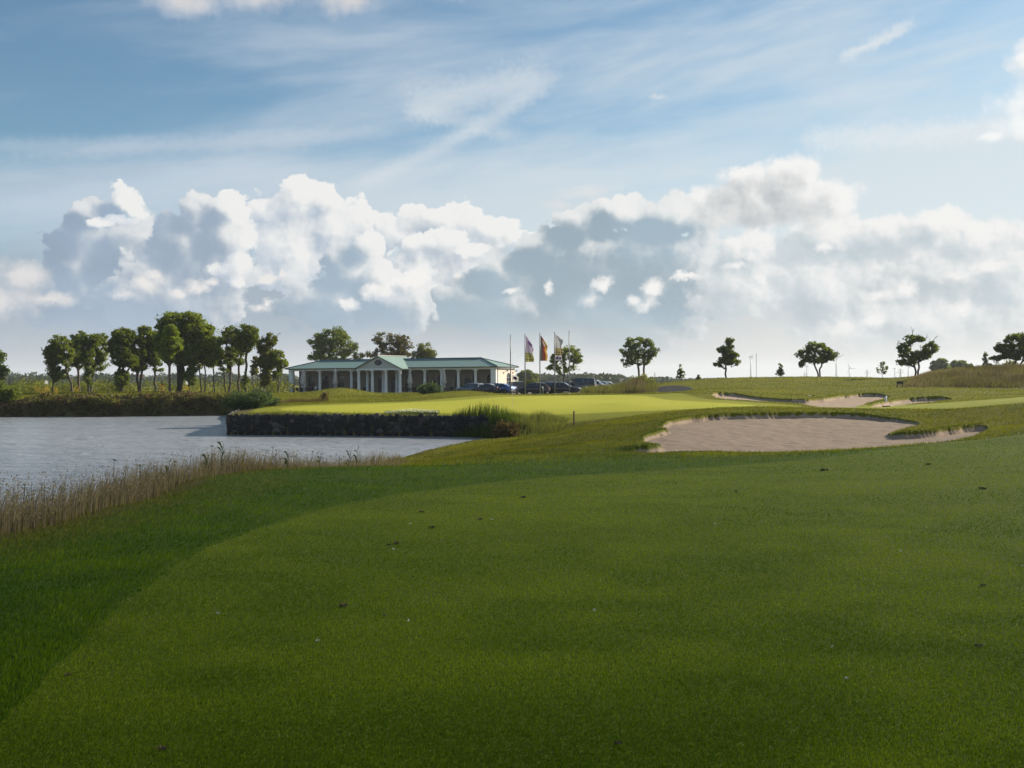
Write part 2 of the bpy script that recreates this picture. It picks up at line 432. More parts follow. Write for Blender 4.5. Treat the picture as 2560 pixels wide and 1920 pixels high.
survey = []                                      # (bearing, distance, height)
def S(px, py, Y): p = spot(px, py, Y); survey.append((px, Y, p[2]))
def H(px, Y, z): survey.append((px, Y, z))
for px in (-900, -300, 300, 1280, 2200, 2900, 3500): H(px, 1.2, 0.0); H(px, 2.4, 0.0); H(px, 4.14, 0.0)
for a in [(0,1500,7.2),(1280,1500,7.35),(2560,1500,7.5),(0,1400,9.0),(0,1345,10.6),(300,1262,14.0),(500,1195,18),(850,1172,23.5),(960,1172,25),
          (1280,1300,11.9),(2560,1300,12.0),(1900,1300,11.9),(700,1300,11.9),(1280,1220,16.5),(2560,1180,17.5),(700,1200,18),(1280,1180,21),(1280,1150,26),(1280,1130,32),
          (1900,1160,22.5),(1600,1170,21.5),(2200,1135,23.5),(1000,1150,43.3),(1100,1150,33),(1150,1112,53),(1250,1105,50),(1250,1130,37),(1330,1096,57),(1400,1085,56),
          (1434,1061,57),(1434,1040,62),(1500,1060,50),(1500,1100,38),(1500,1128,31),(1600,1100,35),
          # near bunker and its banks
          (1650,1130,30),(1900,1129,30.3),(2100,1120,31),(1900,1090,36.5),(1900,1060,42),(1900,1042,46),(1650,1090,36),(2150,1070,40),(2200,1045,45),
          (2350,1090,35.5),(2450,1076,38),(2350,1113,31.0),(2500,1070,35.5),(2290,1076,39.0),(2400,1052,42),(2500,1036,43.5),(2560,1006,46.5),(2700,985,46),
          (2560,1060,36),(2560,1085,28),(2560,1120,22.5),(2800,1060,30),(2800,1130,20),
          (1560,1070,42),(1600,1062,42.5),(1650,1050,46),(1700,1033,50),(1800,1024,51.5),(1900,1020,52),(2100,1021,52),(2300,1026,51),(2400,1021,52),
          (1700,1051,46.3),(1800,1043,46.6),(1900,1038,47.6),(2100,1038,47.6),(2250,1044,46),
          (1900,1021,60),(2200,1019,62),(2400,1013,62),(2560,1000,60),
          # green
          (700,1030,67),(760,1030,66.5),(900,1032,66),(1100,1033,65),(1280,1031,64.5),(1450,1032,62),(1600,1026,60),(1280,1018,70),(1280,1003,82),(1280,993,95),
          (1000,1015,75),(1000,1004,86),(1000,998,94),(760,1015,78),(760,1008,86),(1500,1005,80),(1500,990,95),(1620,986,97),(1650,1003,80),(1750,1000,84),(1720,985,96),
          (1850,1012,70),(1950,1016,66),(640,1026,70),(620,1022,78),
          # rough and mounds between the green and the clubhouse
          (1150,983.5,104),(1080,988,104),(1225,988,106),(1050,992,104),(1250,987,106),(900,1000,98),(700,1003,95),(850,975.5,121),(780,984,121),(925,984,122),(850,990,108),(760,990,115),(850,992,112),(1000,984,130),(1000,990,116),(950,983,126),
          (1280,986,124),(1450,984,124),(1200,984,132),(1400,981,136),(1500,983,112),(1600,982,110),(1600,966,119),(1560,975,116),(1690,982,106),(1690,967,118),(1650,985,101),(1740,980,102),
          # hill at the right
          (1740,972,112),(1700,952,130),(1800,946,132),(1950,943,133),(2100,943,133),(2200,944,132),(2260,949,127),(1900,962,115),(2100,965,112),(2250,966,108),
          (1900,985,95),(2150,984,93),(2000,1000,84),(2080,986,97),(1800,993,88),(1850,999,82),(1950,1004,79),(2110,1004,80),(2100,1018,69),(2100,1019,64),
          (2300,978,92),(2380,970,95),(2560,975,92),(2450,985,84),(2480,1000,70),(2270,1004,78),
          (2260,968,100),(2400,970,97),(2560,968,96),(2290,950,107),(2350,938,109),(2450,924,111),(2560,918,111),(2750,915,111),
          # far bank of the pond
          (30,1000,104),(300,992,106),(500,990,108),(300,983,118),(300,979,135),(500,982,125),(620,990,114),(0,985,125),(600,985,140),(-300,985,120)]:
    S(*a)
for a in [(0,13,-.32),(0,16,-.95),(0,19.5,-1.8),(300,17,-.5),(300,20,-1.1),(300,24.5,-1.85),(500,21,-.5),(500,25,-1.2),(500,29,-1.85),(850,28,-1.0),(850,32,-1.5),(850,37,-1.9),
          (960,30,-1.05),(960,40,-1.85),(-400,9,-.1),(-400,13,-1.0),(-400,17,-1.9),(-900,9,-.3),(-900,15,-1.9),
          (0,35,-2.4),(0,70,-2.4),(300,45,-2.4),(300,80,-2.4),(500,40,-2.4),(-400,40,-2.4),(-400,80,-2.4),(-900,40,-2.4),(-900,90,-2.4),
          (700,150,-.45),(900,150,-.42),(1100,146,-.4),(1250,150,-.3),(1400,160,-.3),(1550,150,-.3),(700,190,-.45),(1000,190,-.45),(1300,190,-.4),
          (1800,160,.2),(2100,160,.2),(2450,140,.6),(1700,175,-.4),(2000,185,-.5),(2400,180,-.5),(2800,180,-.5),(2800,140,1.0),
          (0,160,.0),(300,170,-.2),(-400,160,0)]:
    H(*a)
for px in (-900, -200, 500, 1100, 1700, 2300, 2900, 3500):
    for Y in (240, 400, 1000, 3000, 9000): H(px, Y, -.5)

SV = np.array(survey)
def to_ab(x, y):
    return np.arctan2(x, y), np.log(np.hypot(x, y))
sa = np.arctan((SV[:, 0] - 1280.0) / FPX); sb = np.log(SV[:, 1] / np.cos(sa))
_K = 0.045
def _phi(a0, b0, a1, b1): return np.sqrt((a0[:, None] - a1[None]) ** 2 + (b0[:, None] - b1[None]) ** 2 + _K ** 2)
_A = _phi(sa, sb, sa, sb) - 0.004 * np.eye(len(sa))
n_ = len(sa)
_M = np.zeros((n_ + 3, n_ + 3)); _M[:n_, :n_] = _A
_M[:n_, n_] = 1; _M[:n_, n_ + 1] = sa; _M[:n_, n_ + 2] = sb; _M[n_:, :n_] = _M[:n_, n_:].T
_w = np.linalg.solve(_M, np.concatenate([SV[:, 2], np.zeros(3)]))
GA = np.linspace(R(-46), R(46), 420); GB = np.linspace(math.log(1.0), math.log(9500), 640)
_ga, _gb = np.meshgrid(GA, GB, indexing='ij')
_fa, _fb = _ga.ravel(), _gb.ravel()
GZ = np.empty(len(_fa))
for i in range(0, len(_fa), 20000):
    GZ[i:i + 20000] = _phi(_fa[i:i + 20000], _fb[i:i + 20000], sa, sb) @ _w[:n_] + _w[n_] + _w[n_ + 1] * _fa[i:i + 20000] + _w[n_ + 2] * _fb[i:i + 20000]
GZ = GZ.reshape(len(GA), len(GB))

def base_z(x, y):
    a, b = to_ab(np.asarray(x, float), np.asarray(y, float))
    u = np.clip((a - GA[0]) / (GA[1] - GA[0]), 0, len(GA) - 1.001); v = np.clip((b - GB[0]) / (GB[1] - GB[0]), 0, len(GB) - 1.001)
    i = u.astype(int); j = v.astype(int); u = u - i; v = v - j
    return (GZ[i, j] * (1 - u) * (1 - v) + GZ[i + 1, j] * u * (1 - v) + GZ[i, j + 1] * (1 - u) * v + GZ[i + 1, j + 1] * u * v)

def ground_at(px, py, far=900.0):
    """Where the line of sight to a surveyed spot first meets the land."""
    Y = np.exp(np.linspace(math.log(3.0), math.log(far), 6000))
    x = (px - 1280.0) / FPX * Y; z = EYE - (py - hor(px)) / FPX * Y
    hit = np.nonzero(z <= base_z(x, Y))[0]
    k = hit[0] if len(hit) else len(Y) - 1
    return float(x[k]), float(Y[k])
def plan(poly): return np.array([ground_at(*p) for p in poly])

def hashv(i, j, s=0):
    h = (i * 374761393 + j * 668265263 + s * 1274126177) & 0xffffffff
    h = ((h ^ (h >> 13)) * 1274126177) & 0xffffffff
    return ((h ^ (h >> 16)) & 0xffff) / 65535.0
def vnoise(x, y, s=0):
    i = np.floor(x).astype(np.int64); j = np.floor(y).astype(np.int64); u = x - i; v = y - j
    u = u * u * (3 - 2 * u); v = v * v * (3 - 2 * v)
    return (hashv(i, j, s) * (1 - u) * (1 - v) + hashv(i + 1, j, s) * u * (1 - v) + hashv(i, j + 1, s) * (1 - u) * v + hashv(i + 1, j + 1, s) * u * v)
def fbm(x, y, o=4, s=0):
    t = 0; a = 0.5
    for k in range(o): t = t + a * (vnoise(x, y, s + k) - 0.5); x = x * 2.03 + 13.1; y = y * 2.03 + 7.7; a *= 0.5
    return t

def sdist(x, y, poly):
    """Signed distance to a closed polygon, positive inside."""
    P = np.asarray(poly, float); d2 = np.full(x.shape, 1e12); ins = np.zeros(x.shape, bool)
    for k in range(len(P)):
        a, b = P[k], P[(k + 1) % len(P)]; e = b - a
        t = np.clip(((x - a[0]) * e[0] + (y - a[1]) * e[1]) / max(e @ e, 1e-9), 0, 1)
        d2 = np.minimum(d2, (x - a[0] - t * e[0]) ** 2 + (y - a[1] - t * e[1]) ** 2)
        c = (a[1] > y) != (b[1] > y)
        if abs(e[1]) > 1e-9: ins ^= c & (x < e[0] * (y - a[1]) / e[1] + a[0])
    return np.where(ins, 1, -1) * np.sqrt(d2)
def smooth_poly(P, n=2):
    P = np.asarray(P, float)
    for _ in range(n):
        Q = np.roll(P, -1, 0); P = np.stack([P * .75 + Q * .25, P * .25 + Q * .75], 1).reshape(-1, 2)
    return P
def sstep(v, a, b): t = np.clip((v - a) / (b - a), 0, 1); return t * t * (3 - 2 * t)

# outlines of the playing areas
FAIR = np.concatenate([plan([(-140,1900),(60,1760),(300,1510),(500,1370),(700,1300),(900,1252),(1200,1208),(1400,1190),(1640,1178),(1900,1158),(2100,1140),(2300,1114),(2560,1082)]),
                       [(22, 27), (32, 20), (30, -12), (-1.5, -12), (-2.2, 1.0)]])
FAIR = smooth_poly(FAIR, 2)
GREEN = smooth_poly(plan([(690,1026),(760,1031),(1000,1033),(1280,1032),(1500,1031),(1700,1025),(1850,1019),(1905,1013),(1800,1007),(1700,1002),(1640,995),(1600,989),(1480,988),(1300,991),(1200,996),(1100,1004),(900,1011),(720,1017)]), 2)
STRIP = smooth_poly(plan([(1960,1020),(2150,1021),(2350,1020),(2560,1006),(2700,998),(2700,985),(2560,992),(2400,1006),(2200,1013),(2050,1016)]), 2)
NEARB = smooth_poly(plan([(1570,1124),(1625,1122),(1660,1113),(1625,1104),(1590,1100),(1625,1088),(1670,1074),(1640,1066),(1700,1052),(1780,1044),(1900,1039),(2050,1038),(2150,1040),(2240,1046),(2310,1054),
                           (2270,1066),(2215,1082),(2240,1090),(2320,1086),(2420,1072),(2490,1064),(2470,1076),(2380,1100),(2300,1112),(2200,1119),(2050,1124),(1900,1126),(1780,1123),(1700,1122),(1640,1128)]), 1)
FARB = smooth_poly(plan([(1773,990),(1800,987),(1850,988),(1920,996),(2000,1002),(2060,998),(2100,991),(2150,986),(2200,985),(2232,988),(2200,996),(2170,1006),(2160,1014),(2110,1018),(2050,1017),(2020,1014),(1990,1007),(1930,1003),(1870,1001),(1800,996)]), 1)
SIDEB = smooth_poly(plan([(2168,1014),(2210,1006),(2260,998),(2310,995),(2360,994),(2388,996),(2350,1001),(2300,1006),(2240,1013),(2190,1017)]), 1)
PATH = smooth_poly(plan([(1630,979),(1650,965.5),(1690,963),(1720,966),(1740,974),(1690,981)]), 1)
far_shore = [(-75.0, 96.0), (-60.0, 100.0), onwater(0,1042), onwater(150,1041), onwater(300,1041), onwater(450,1039), onwater(575,1038), (-26.5, 104.0), (-25.0, 96.0), (-21.8, 84.0)]
WALL = [(-20.6, 76.0), onwater(571,1087), onwater(700,1088), onwater(900,1089.5), onwater(1100,1091), onwater(1215,1093)]
near_shore = [onwater(1330,1100), onwater(1260,1104), onwater(1150,1112), onwater(1060,1132), onwater(1000,1150), (-5.9, 40.5), (-6.6, 36.5), (-9.2, 29.5), (-9.8, 24.5), (-10.4, 20.5), (-12.5, 17.0), (-20.0, 11.5), (-40.0, 4.0), (-90.0, -6.0), (-130.0, 40.0), (-110.0, 90.0)]
POND = np.array(far_shore + WALL + near_shore)

def ground_z(x, y, full=False):
    x = np.asarray(x, float); y = np.asarray(y, float)
    z = base_z(x, y); r = np.hypot(x, y)
    m = {}
    def region(poly, pad):
        d = np.full(x.shape, -50.0); lo = poly.min(0) - pad; hi = poly.max(0) + pad
        k = (x > lo[0]) & (x < hi[0]) & (y > lo[1]) & (y < hi[1])
        if k.any(): d[k] = sdist(x[k], y[k], poly)
        return d
    m['fair'] = region(FAIR, 6); m['green'] = region(GREEN, 6); m['strip'] = region(STRIP, 4)
    m['pond'] = region(POND, 12); m['path'] = region(PATH, 3)
    jig = fbm(x * 1.1, y * 1.1, 3, 5) * 0.9
    b1 = region(NEARB, 5) + np.where(np.abs(y - 40) < 14, jig * 0.55, 0); b2 = region(FARB, 5) + jig * 0.5; b3 = region(SIDEB, 5) + jig * 0.5
    m['sand'] = np.maximum(np.maximum(b1, b2), b3); m['b1'] = b1; m['b2'] = b2; m['b3'] = b3
    for px, Y, h, wpx, wy in ((850, 121, .46, 62, 6.0), (1150, 104, .34, 85, 5.0), (1215, 112, .16, 60, 5.0), (1020, 137, .12, 60, 5.0), (1830, 104, .30, 90, 5.5), (2080, 107, .35, 110, 5.5), (1730, 92, .22, 90, 4.0), (2360, 90, .30, 70, 4.0), (1560, 70, .14, 70, 4.0), (1330, 84, .12, 90, 5.0)):
        cx = (px - 1280.0) / FPX * Y; z = z + h * np.exp(-((x - cx) / (wpx / FPX * Y)) ** 2 - ((y - Y) / wy) ** 2)
    # broad unevenness, calmer on the mown areas
    mown = np.maximum(sstep(m['fair'], -0.5, 1.0), sstep(m['green'], -1, 1))
    z = z + fbm(x * 0.16, y * 0.16, 3, 20) * 0.10 * (1 - 0.6 * mown) * sstep(r, 4, 15) * (1 - sstep(r, 150, 260))
    z = z + fbm(x * 1.3, y * 1.3, 3, 30) * 0.05 * (1 - mown) * sstep(r, 3, 8) * (1 - sstep(r, 70, 140))
    def lipside(poly, b):
        k = (b > -2.5) & (b < 0.5); s = np.zeros(x.shape)
        if k.any(): s[k] = sstep(sdist(x[k], y[k] - 0.5, poly) - sdist(x[k], y[k] + 0.5, poly), -0.2, 0.7)
        return s
    # the sand lies below an upstanding turf lip
    for b, dep, poly in ((b1, 0.14, NEARB), (b2, 0.22, FARB), (b3, 0.22, SIDEB)):
        z = z - dep * sstep(b, 0.0, 0.14) + (0.18 * lipside(poly, b) - 0.04) * sstep(b, -1.8, -0.05) * (1 - sstep(b, 0.0, 0.14))
    z = z + np.where(m['sand'] > 0.2, fbm(x * 2.5, y * 2.5, 3, 41) * 0.07, 0)
    # the fairway is cut a touch lower
    z = z - 0.02 * sstep(m['fair'], -0.1, 0.1)
    p = m['pond']
    z = np.where(p > 0, np.minimum(z, WZ - 0.02 - 0.4 * np.minimum(p, 2.0)), np.where(p > -12, np.maximum(z, WZ + 0.30 * np.minimum(-p, 1.0)), z))
    return (z, m) if full else z
def gz(x, y): return float(ground_z(np.array([x]), np.array([y]))[0])

# ------------------------------------------------------------------ ground sheet: fine towards the view, reaching past the horizon all round
th_in = np.linspace(R(-31), R(31), 700)
th_l = -np.flip(R(31) + np.cumsum(np.linspace(R(0.3), R(6.0), 47))); th_l = th_l[th_l > -math.pi]
TH = np.concatenate([[-math.pi], th_l, th_in, -np.flip(th_l)])
RHO = np.concatenate([[0.3, 0.8, 1.4, 2.0, 2.6, 3.2], np.exp(np.arange(math.log(3.6), math.log(22), 0.0062)), np.exp(np.arange(math.log(22), math.log(112), 0.0034)),
                      np.exp(np.arange(math.log(112), math.log(260), 0.008)), np.exp(np.linspace(math.log(262), math.log(5200), 55))])
TT, RR = np.meshgrid(TH, RHO, indexing='ij')
gx = RR * np.sin(TT); gy = RR * np.cos(TT)
gzz, gm = ground_z(gx.ravel(), gy.ravel(), True)
nT, nR = TT.shape
V = np.stack([gx.ravel(), gy.ravel(), gzz], 1)
ii, jj = np.meshgrid(np.arange(nT), np.arange(nR - 1), indexing='ij')
i2 = (ii + 1) % nT
F = np.stack([ii * nR + jj, i2 * nR + jj, i2 * nR + jj + 1, ii * nR + jj + 1], -1).reshape(-1, 4)[:, ::-1]

# dry long grass zones (bank by the near shore, mound at the right, strip by the car park)
MOUND = smooth_poly(np.array([spot(2235,968,100)[:2], spot(2290,968,99)[:2], spot(2400,971,96)[:2], spot(2560,970,95)[:2], spot(2800,972,95)[:2], (66,104), (66,124), spot(2560,900,126)[:2], spot(2330,900,122)[:2], spot(2262,950,112)[:2]]), 2)
CARSTRIP = smooth_poly(np.array([spot(1440,986,114)[:2], spot(1540,986,110)[:2], spot(1640,983,108)[:2], spot(1648,970,118)[:2], spot(1560,960,126)[:2], spot(1470,960,128)[:2]]), 1)
BANK = smooth_poly(np.array([(-5.0, 43.2), (-4.2, 39.5), (-4.0, 35), (-4.3, 29.5), (-4.7, 25.0), (-5.2, 21.8), (-5.7, 18.0), (-5.5, 14.4), (-5.35, 10.6), (-6.4, 8.8), (-14, 4), (-22, 8), (-13, 17), (-11, 20.5), (-10.4, 24.5), (-9.8, 29.5), (-7.3, 36.5)]), 1)
def dryness(x, y):
    d = np.zeros(x.shape)
    for poly, w in ((MOUND, 1.2), (CARSTRIP, 1.0), (BANK, 1.0)):
        lo = poly.min(0) - 3; hi = poly.max(0) + 3
        k = (x > lo[0]) & (x < hi[0]) & (y > lo[1]) & (y < hi[1])
        d[k] = np.maximum(d[k], sstep(sdist(x[k], y[k], poly), -w, 0.4))
    pd = gm['pond'] if x.size == gm['pond'].size else None
    return d
dry = dryness(gx.ravel(), gy.ravel())
p_ = gm['pond']
dry = np.maximum(dry, sstep(p_, -2.2, -0.2) * (p_ < 2.5))
LOT = np.array([(-8, 128), (11, 122), (16, 150), (19, 172), (6, 176), (-1, 158)])
lot = np.full(len(V), -30.0); k = (V[:, 1] > 110) & (V[:, 1] < 190) & (np.abs(V[:, 0]) < 45); lot[k] = sdist(V[k, 0], V[k, 1], LOT)

# turf, sand, asphalt and gravel in one material: the borders follow the surveyed outlines
M_TURF, t, out = new_mat('turf_and_sand')
def A(n):
    a = t.n.new('ShaderNodeAttribute'); a.attribute_name = n; return a.outputs['Fac']
pos = t.n.new('ShaderNodeNewGeometry').outputs['Position']
flat = t.vec('MULTIPLY', pos, (1, 1, 0))
n_big = t.noise(flat, 0.10, 4.0, 0.55); n_mid = t.noise(flat, 0.9, 5.0, 0.6); n_fine = t.noise(flat, 14.0, 4.0, 0.7); n_blade = t.noise(t.vec('MULTIPLY', flat, (75, 40, 0)), 1.0, 3.0, 0.7)
n_pat = t.noise(flat, 0.33, 5.0, 0.62, 0.6)
def edge(name, w, k=0.0, nz=None):
    v = A(name)
    if k: v = t.math('MULTIPLY_ADD', t.math('SUBTRACT', nz or n_mid, 0.5), k, v)
    return t.smooth(v, -w, w)
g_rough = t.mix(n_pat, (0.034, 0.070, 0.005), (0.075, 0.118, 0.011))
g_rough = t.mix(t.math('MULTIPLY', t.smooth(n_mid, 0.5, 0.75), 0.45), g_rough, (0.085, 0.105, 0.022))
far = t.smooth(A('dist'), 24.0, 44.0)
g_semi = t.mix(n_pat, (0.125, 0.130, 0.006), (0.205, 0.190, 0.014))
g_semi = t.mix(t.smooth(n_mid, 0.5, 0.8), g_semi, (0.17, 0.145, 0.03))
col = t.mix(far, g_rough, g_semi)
g_fair = t.mix(n_pat, (0.085, 0.120, 0.007), (0.135, 0.165, 0.014))
g_fair = t.mix(t.math('MULTIPLY', t.smooth(n_mid, 0.52, 0.8), 0.4), g_fair, (0.12, 0.135, 0.045))
col = t.mix(edge('fair', 0.12, 0.15), col, g_fair)
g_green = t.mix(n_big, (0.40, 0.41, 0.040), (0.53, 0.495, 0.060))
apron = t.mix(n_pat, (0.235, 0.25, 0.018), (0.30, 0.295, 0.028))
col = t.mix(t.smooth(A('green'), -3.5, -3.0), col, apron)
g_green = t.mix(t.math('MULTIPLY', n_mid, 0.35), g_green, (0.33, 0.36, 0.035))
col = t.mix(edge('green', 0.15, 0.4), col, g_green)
col = t.mix(edge('strip', 0.7, 1.0), col, t.mix(n_pat, (0.27, 0.29, 0.035), (0.34, 0.34, 0.045)))
g_dry = t.mix(n_mid, (0.085, 0.065, 0.026), (0.17, 0.125, 0.06))
col = t.mix(t.smooth(t.math('MULTIPLY_ADD', t.math('SUBTRACT', n_mid, 0.5), 0.8, A('dry')), 0.3, 0.75), col, g_dry)
grass_col = t.mix(t.math('MULTIPLY', t.math('SUBTRACT', 1.0, n_fine), 0.55), col, (0.012, 0.02, 0.004))
grass_col = t.mix(t.math('MULTIPLY', t.smooth(n_blade, 0.45, 0.75), 0.25), grass_col, t.mix(0.5, col, (0.25, 0.28, 0.06)))
# sand: raked, with scuffed darker marks
rake = t.n.new('ShaderNodeTexWave'); rake.inputs['Scale'].default_value = 0.9; rake.inputs['Distortion'].default_value = 9.0; rake.inputs['Detail'].default_value = 4.0; rake.inputs['Detail Scale'].default_value = 1.2
t.put(rake.inputs['Vector'], t.vec('MULTIPLY', flat, (0.35, 1.6, 0)))
s_n = t.noise(t.vec('MULTIPLY', flat, (1.0, 2.6, 0)), 1.1, 6.0, 0.65)
sand = t.mix(s_n, (0.25, 0.185, 0.135), (0.38, 0.29, 0.215))
sand = t.mix(t.math('MULTIPLY', t.smooth(t.noise(t.vec('MULTIPLY', flat, (0.9, 2.2, 0)), 1.7, 4.0, 0.6), 0.60, 0.70), 0.5), sand, (0.19, 0.135, 0.09))
sand = t.mix(t.math('MULTIPLY', rake.outputs[1], 0.02), sand, (0.24, 0.175, 0.125))
e_sand = t.smooth(t.math('MULTIPLY_ADD', t.math('SUBTRACT', t.noise(flat, 5.0, 3.0, 0.6), 0.5), 0.12, A('sand')), 0.03, 0.09)
col = t.mix(e_sand, grass_col, sand)
tar = t.mix(t.noise(flat, 9.0, 3.0, 0.6), (0.016, 0.016, 0.017), (0.030, 0.030, 0.031))
e_tar = t.smooth(A('path'), -0.05, 0.05)
col = t.mix(e_tar, col, tar)
grav = t.mix(t.noise(flat, 3.0, 5.0, 0.7), (0.16, 0.145, 0.12), (0.26, 0.24, 0.205))
e_lot = t.smooth(A('lot'), -0.4, 0.4)
col = t.mix(e_lot, col, grav)
hard = t.math('MAXIMUM', t.math('MAXIMUM', e_sand, e_tar), e_lot)
bh = t.math('ADD', t.math('MULTIPLY', t.math('ADD', n_fine, t.math('MULTIPLY', n_blade, 0.7)), t.math('SUBTRACT', 1.0, t.math('MULTIPLY', hard, 0.7))),
            t.math('MULTIPLY', t.math('MULTIPLY_ADD', rake.outputs[1], 0.08, t.math('MULTIPLY', s_n, 1.5)), t.math('MULTIPLY', e_sand, 1.2)))
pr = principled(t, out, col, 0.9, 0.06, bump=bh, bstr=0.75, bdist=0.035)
sheen = t.math('MULTIPLY', t.math('SUBTRACT', 1.0, hard), 0.0)
pr.inputs['Sheen Roughness'].default_value = 0.5
t.put(pr.inputs['Sheen Weight'], sheen); t.put(pr.inputs['Sheen Tint'], (0.75, 0.85, 0.35, 1))

ATT = {'fair': gm['fair'], 'green': gm['green'], 'strip': gm['strip'], 'sand': gm['sand'], 'path': gm['path'], 'lot': lot, 'dry': dry, 'dist': np.hypot(V[:, 0], V[:, 1])}
cen = lambda a: a[F].mean(1)
reg = np.zeros(len(F), int)
reg[cen(gm['fair']) > 0] = 1
reg[cen(gm['green']) > 0] = 2
reg[cen(gm['strip']) > 0] = 1
for k_, nm in ((3, 'b1'), (4, 'b2'), (5, 'b3')): reg[cen(gm[nm]) > 0] = k_
reg[cen(gm['path']) > 0] = 6
reg[cen(lot) > 0] = 7
names = {0: ('rough_ground', None), 1: ('fairway', None), 2: ('putting_green', None),
         3: ('sand_bunker', 'large raked sand bunker in the near slope with a rake at its edge'),
         4: ('sand_bunker', 'sunlit sand bunker beyond the near one, below the tree-topped hill'),
         5: ('sand_bunker', 'small shaded sand bunker beside the white marker post'),
         6: ('asphalt_path', None), 7: ('parking_lot', None)}
for k_, (nm, lab) in names.items():
    f = F[reg == k_]
    if not len(f): print('EMPTY REGION', nm); continue
    used = np.unique(f); mp = np.full(len(V), -1, np.int32); mp[used] = np.arange(len(used), dtype=np.int32)
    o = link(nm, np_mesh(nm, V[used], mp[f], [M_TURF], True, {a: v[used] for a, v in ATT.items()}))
    tag(o, lab, None, 'sand bunkers' if nm == 'sand_bunker' else None, 'structure')

# ------------------------------------------------------------------ pond
M_WATER, t, out = new_mat('pond_water')
pos = t.n.new('ShaderNodeNewGeometry').outputs['Position']
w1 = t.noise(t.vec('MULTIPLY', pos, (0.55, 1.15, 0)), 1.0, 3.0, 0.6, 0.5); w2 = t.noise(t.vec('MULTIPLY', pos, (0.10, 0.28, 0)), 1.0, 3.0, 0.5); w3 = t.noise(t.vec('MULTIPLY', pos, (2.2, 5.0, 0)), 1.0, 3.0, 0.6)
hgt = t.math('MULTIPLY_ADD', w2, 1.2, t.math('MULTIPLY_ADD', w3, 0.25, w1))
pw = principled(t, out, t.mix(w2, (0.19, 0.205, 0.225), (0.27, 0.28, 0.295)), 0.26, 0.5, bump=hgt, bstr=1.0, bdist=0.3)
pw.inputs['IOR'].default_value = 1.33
pts = [tuple(p) + (WZ,) for p in POND]
big = np.array([(-150, -12), (6, -12), (6, 108), (-150, 108)], float)
xs = np.linspace(-150, 6, 60); ys = np.linspace(-12, 108, 60)
gxw, gyw = np.meshgrid(xs, ys, indexing='ij')
Vw = np.stack([gxw.ravel(), gyw.ravel(), np.full(gxw.size, WZ)], 1)
iw, jw = np.meshgrid(np.arange(59), np.arange(59), indexing='ij')
Fw = np.stack([iw * 60 + jw, (iw + 1) * 60 + jw, (iw + 1) * 60 + jw + 1, iw * 60 + jw + 1], -1).reshape(-1, 4)
keep = sdist(Vw[Fw].mean(1)[:, 0], Vw[Fw].mean(1)[:, 1], POND) > -4.0
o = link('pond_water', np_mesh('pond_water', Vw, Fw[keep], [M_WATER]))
tag(o, kind='structure')
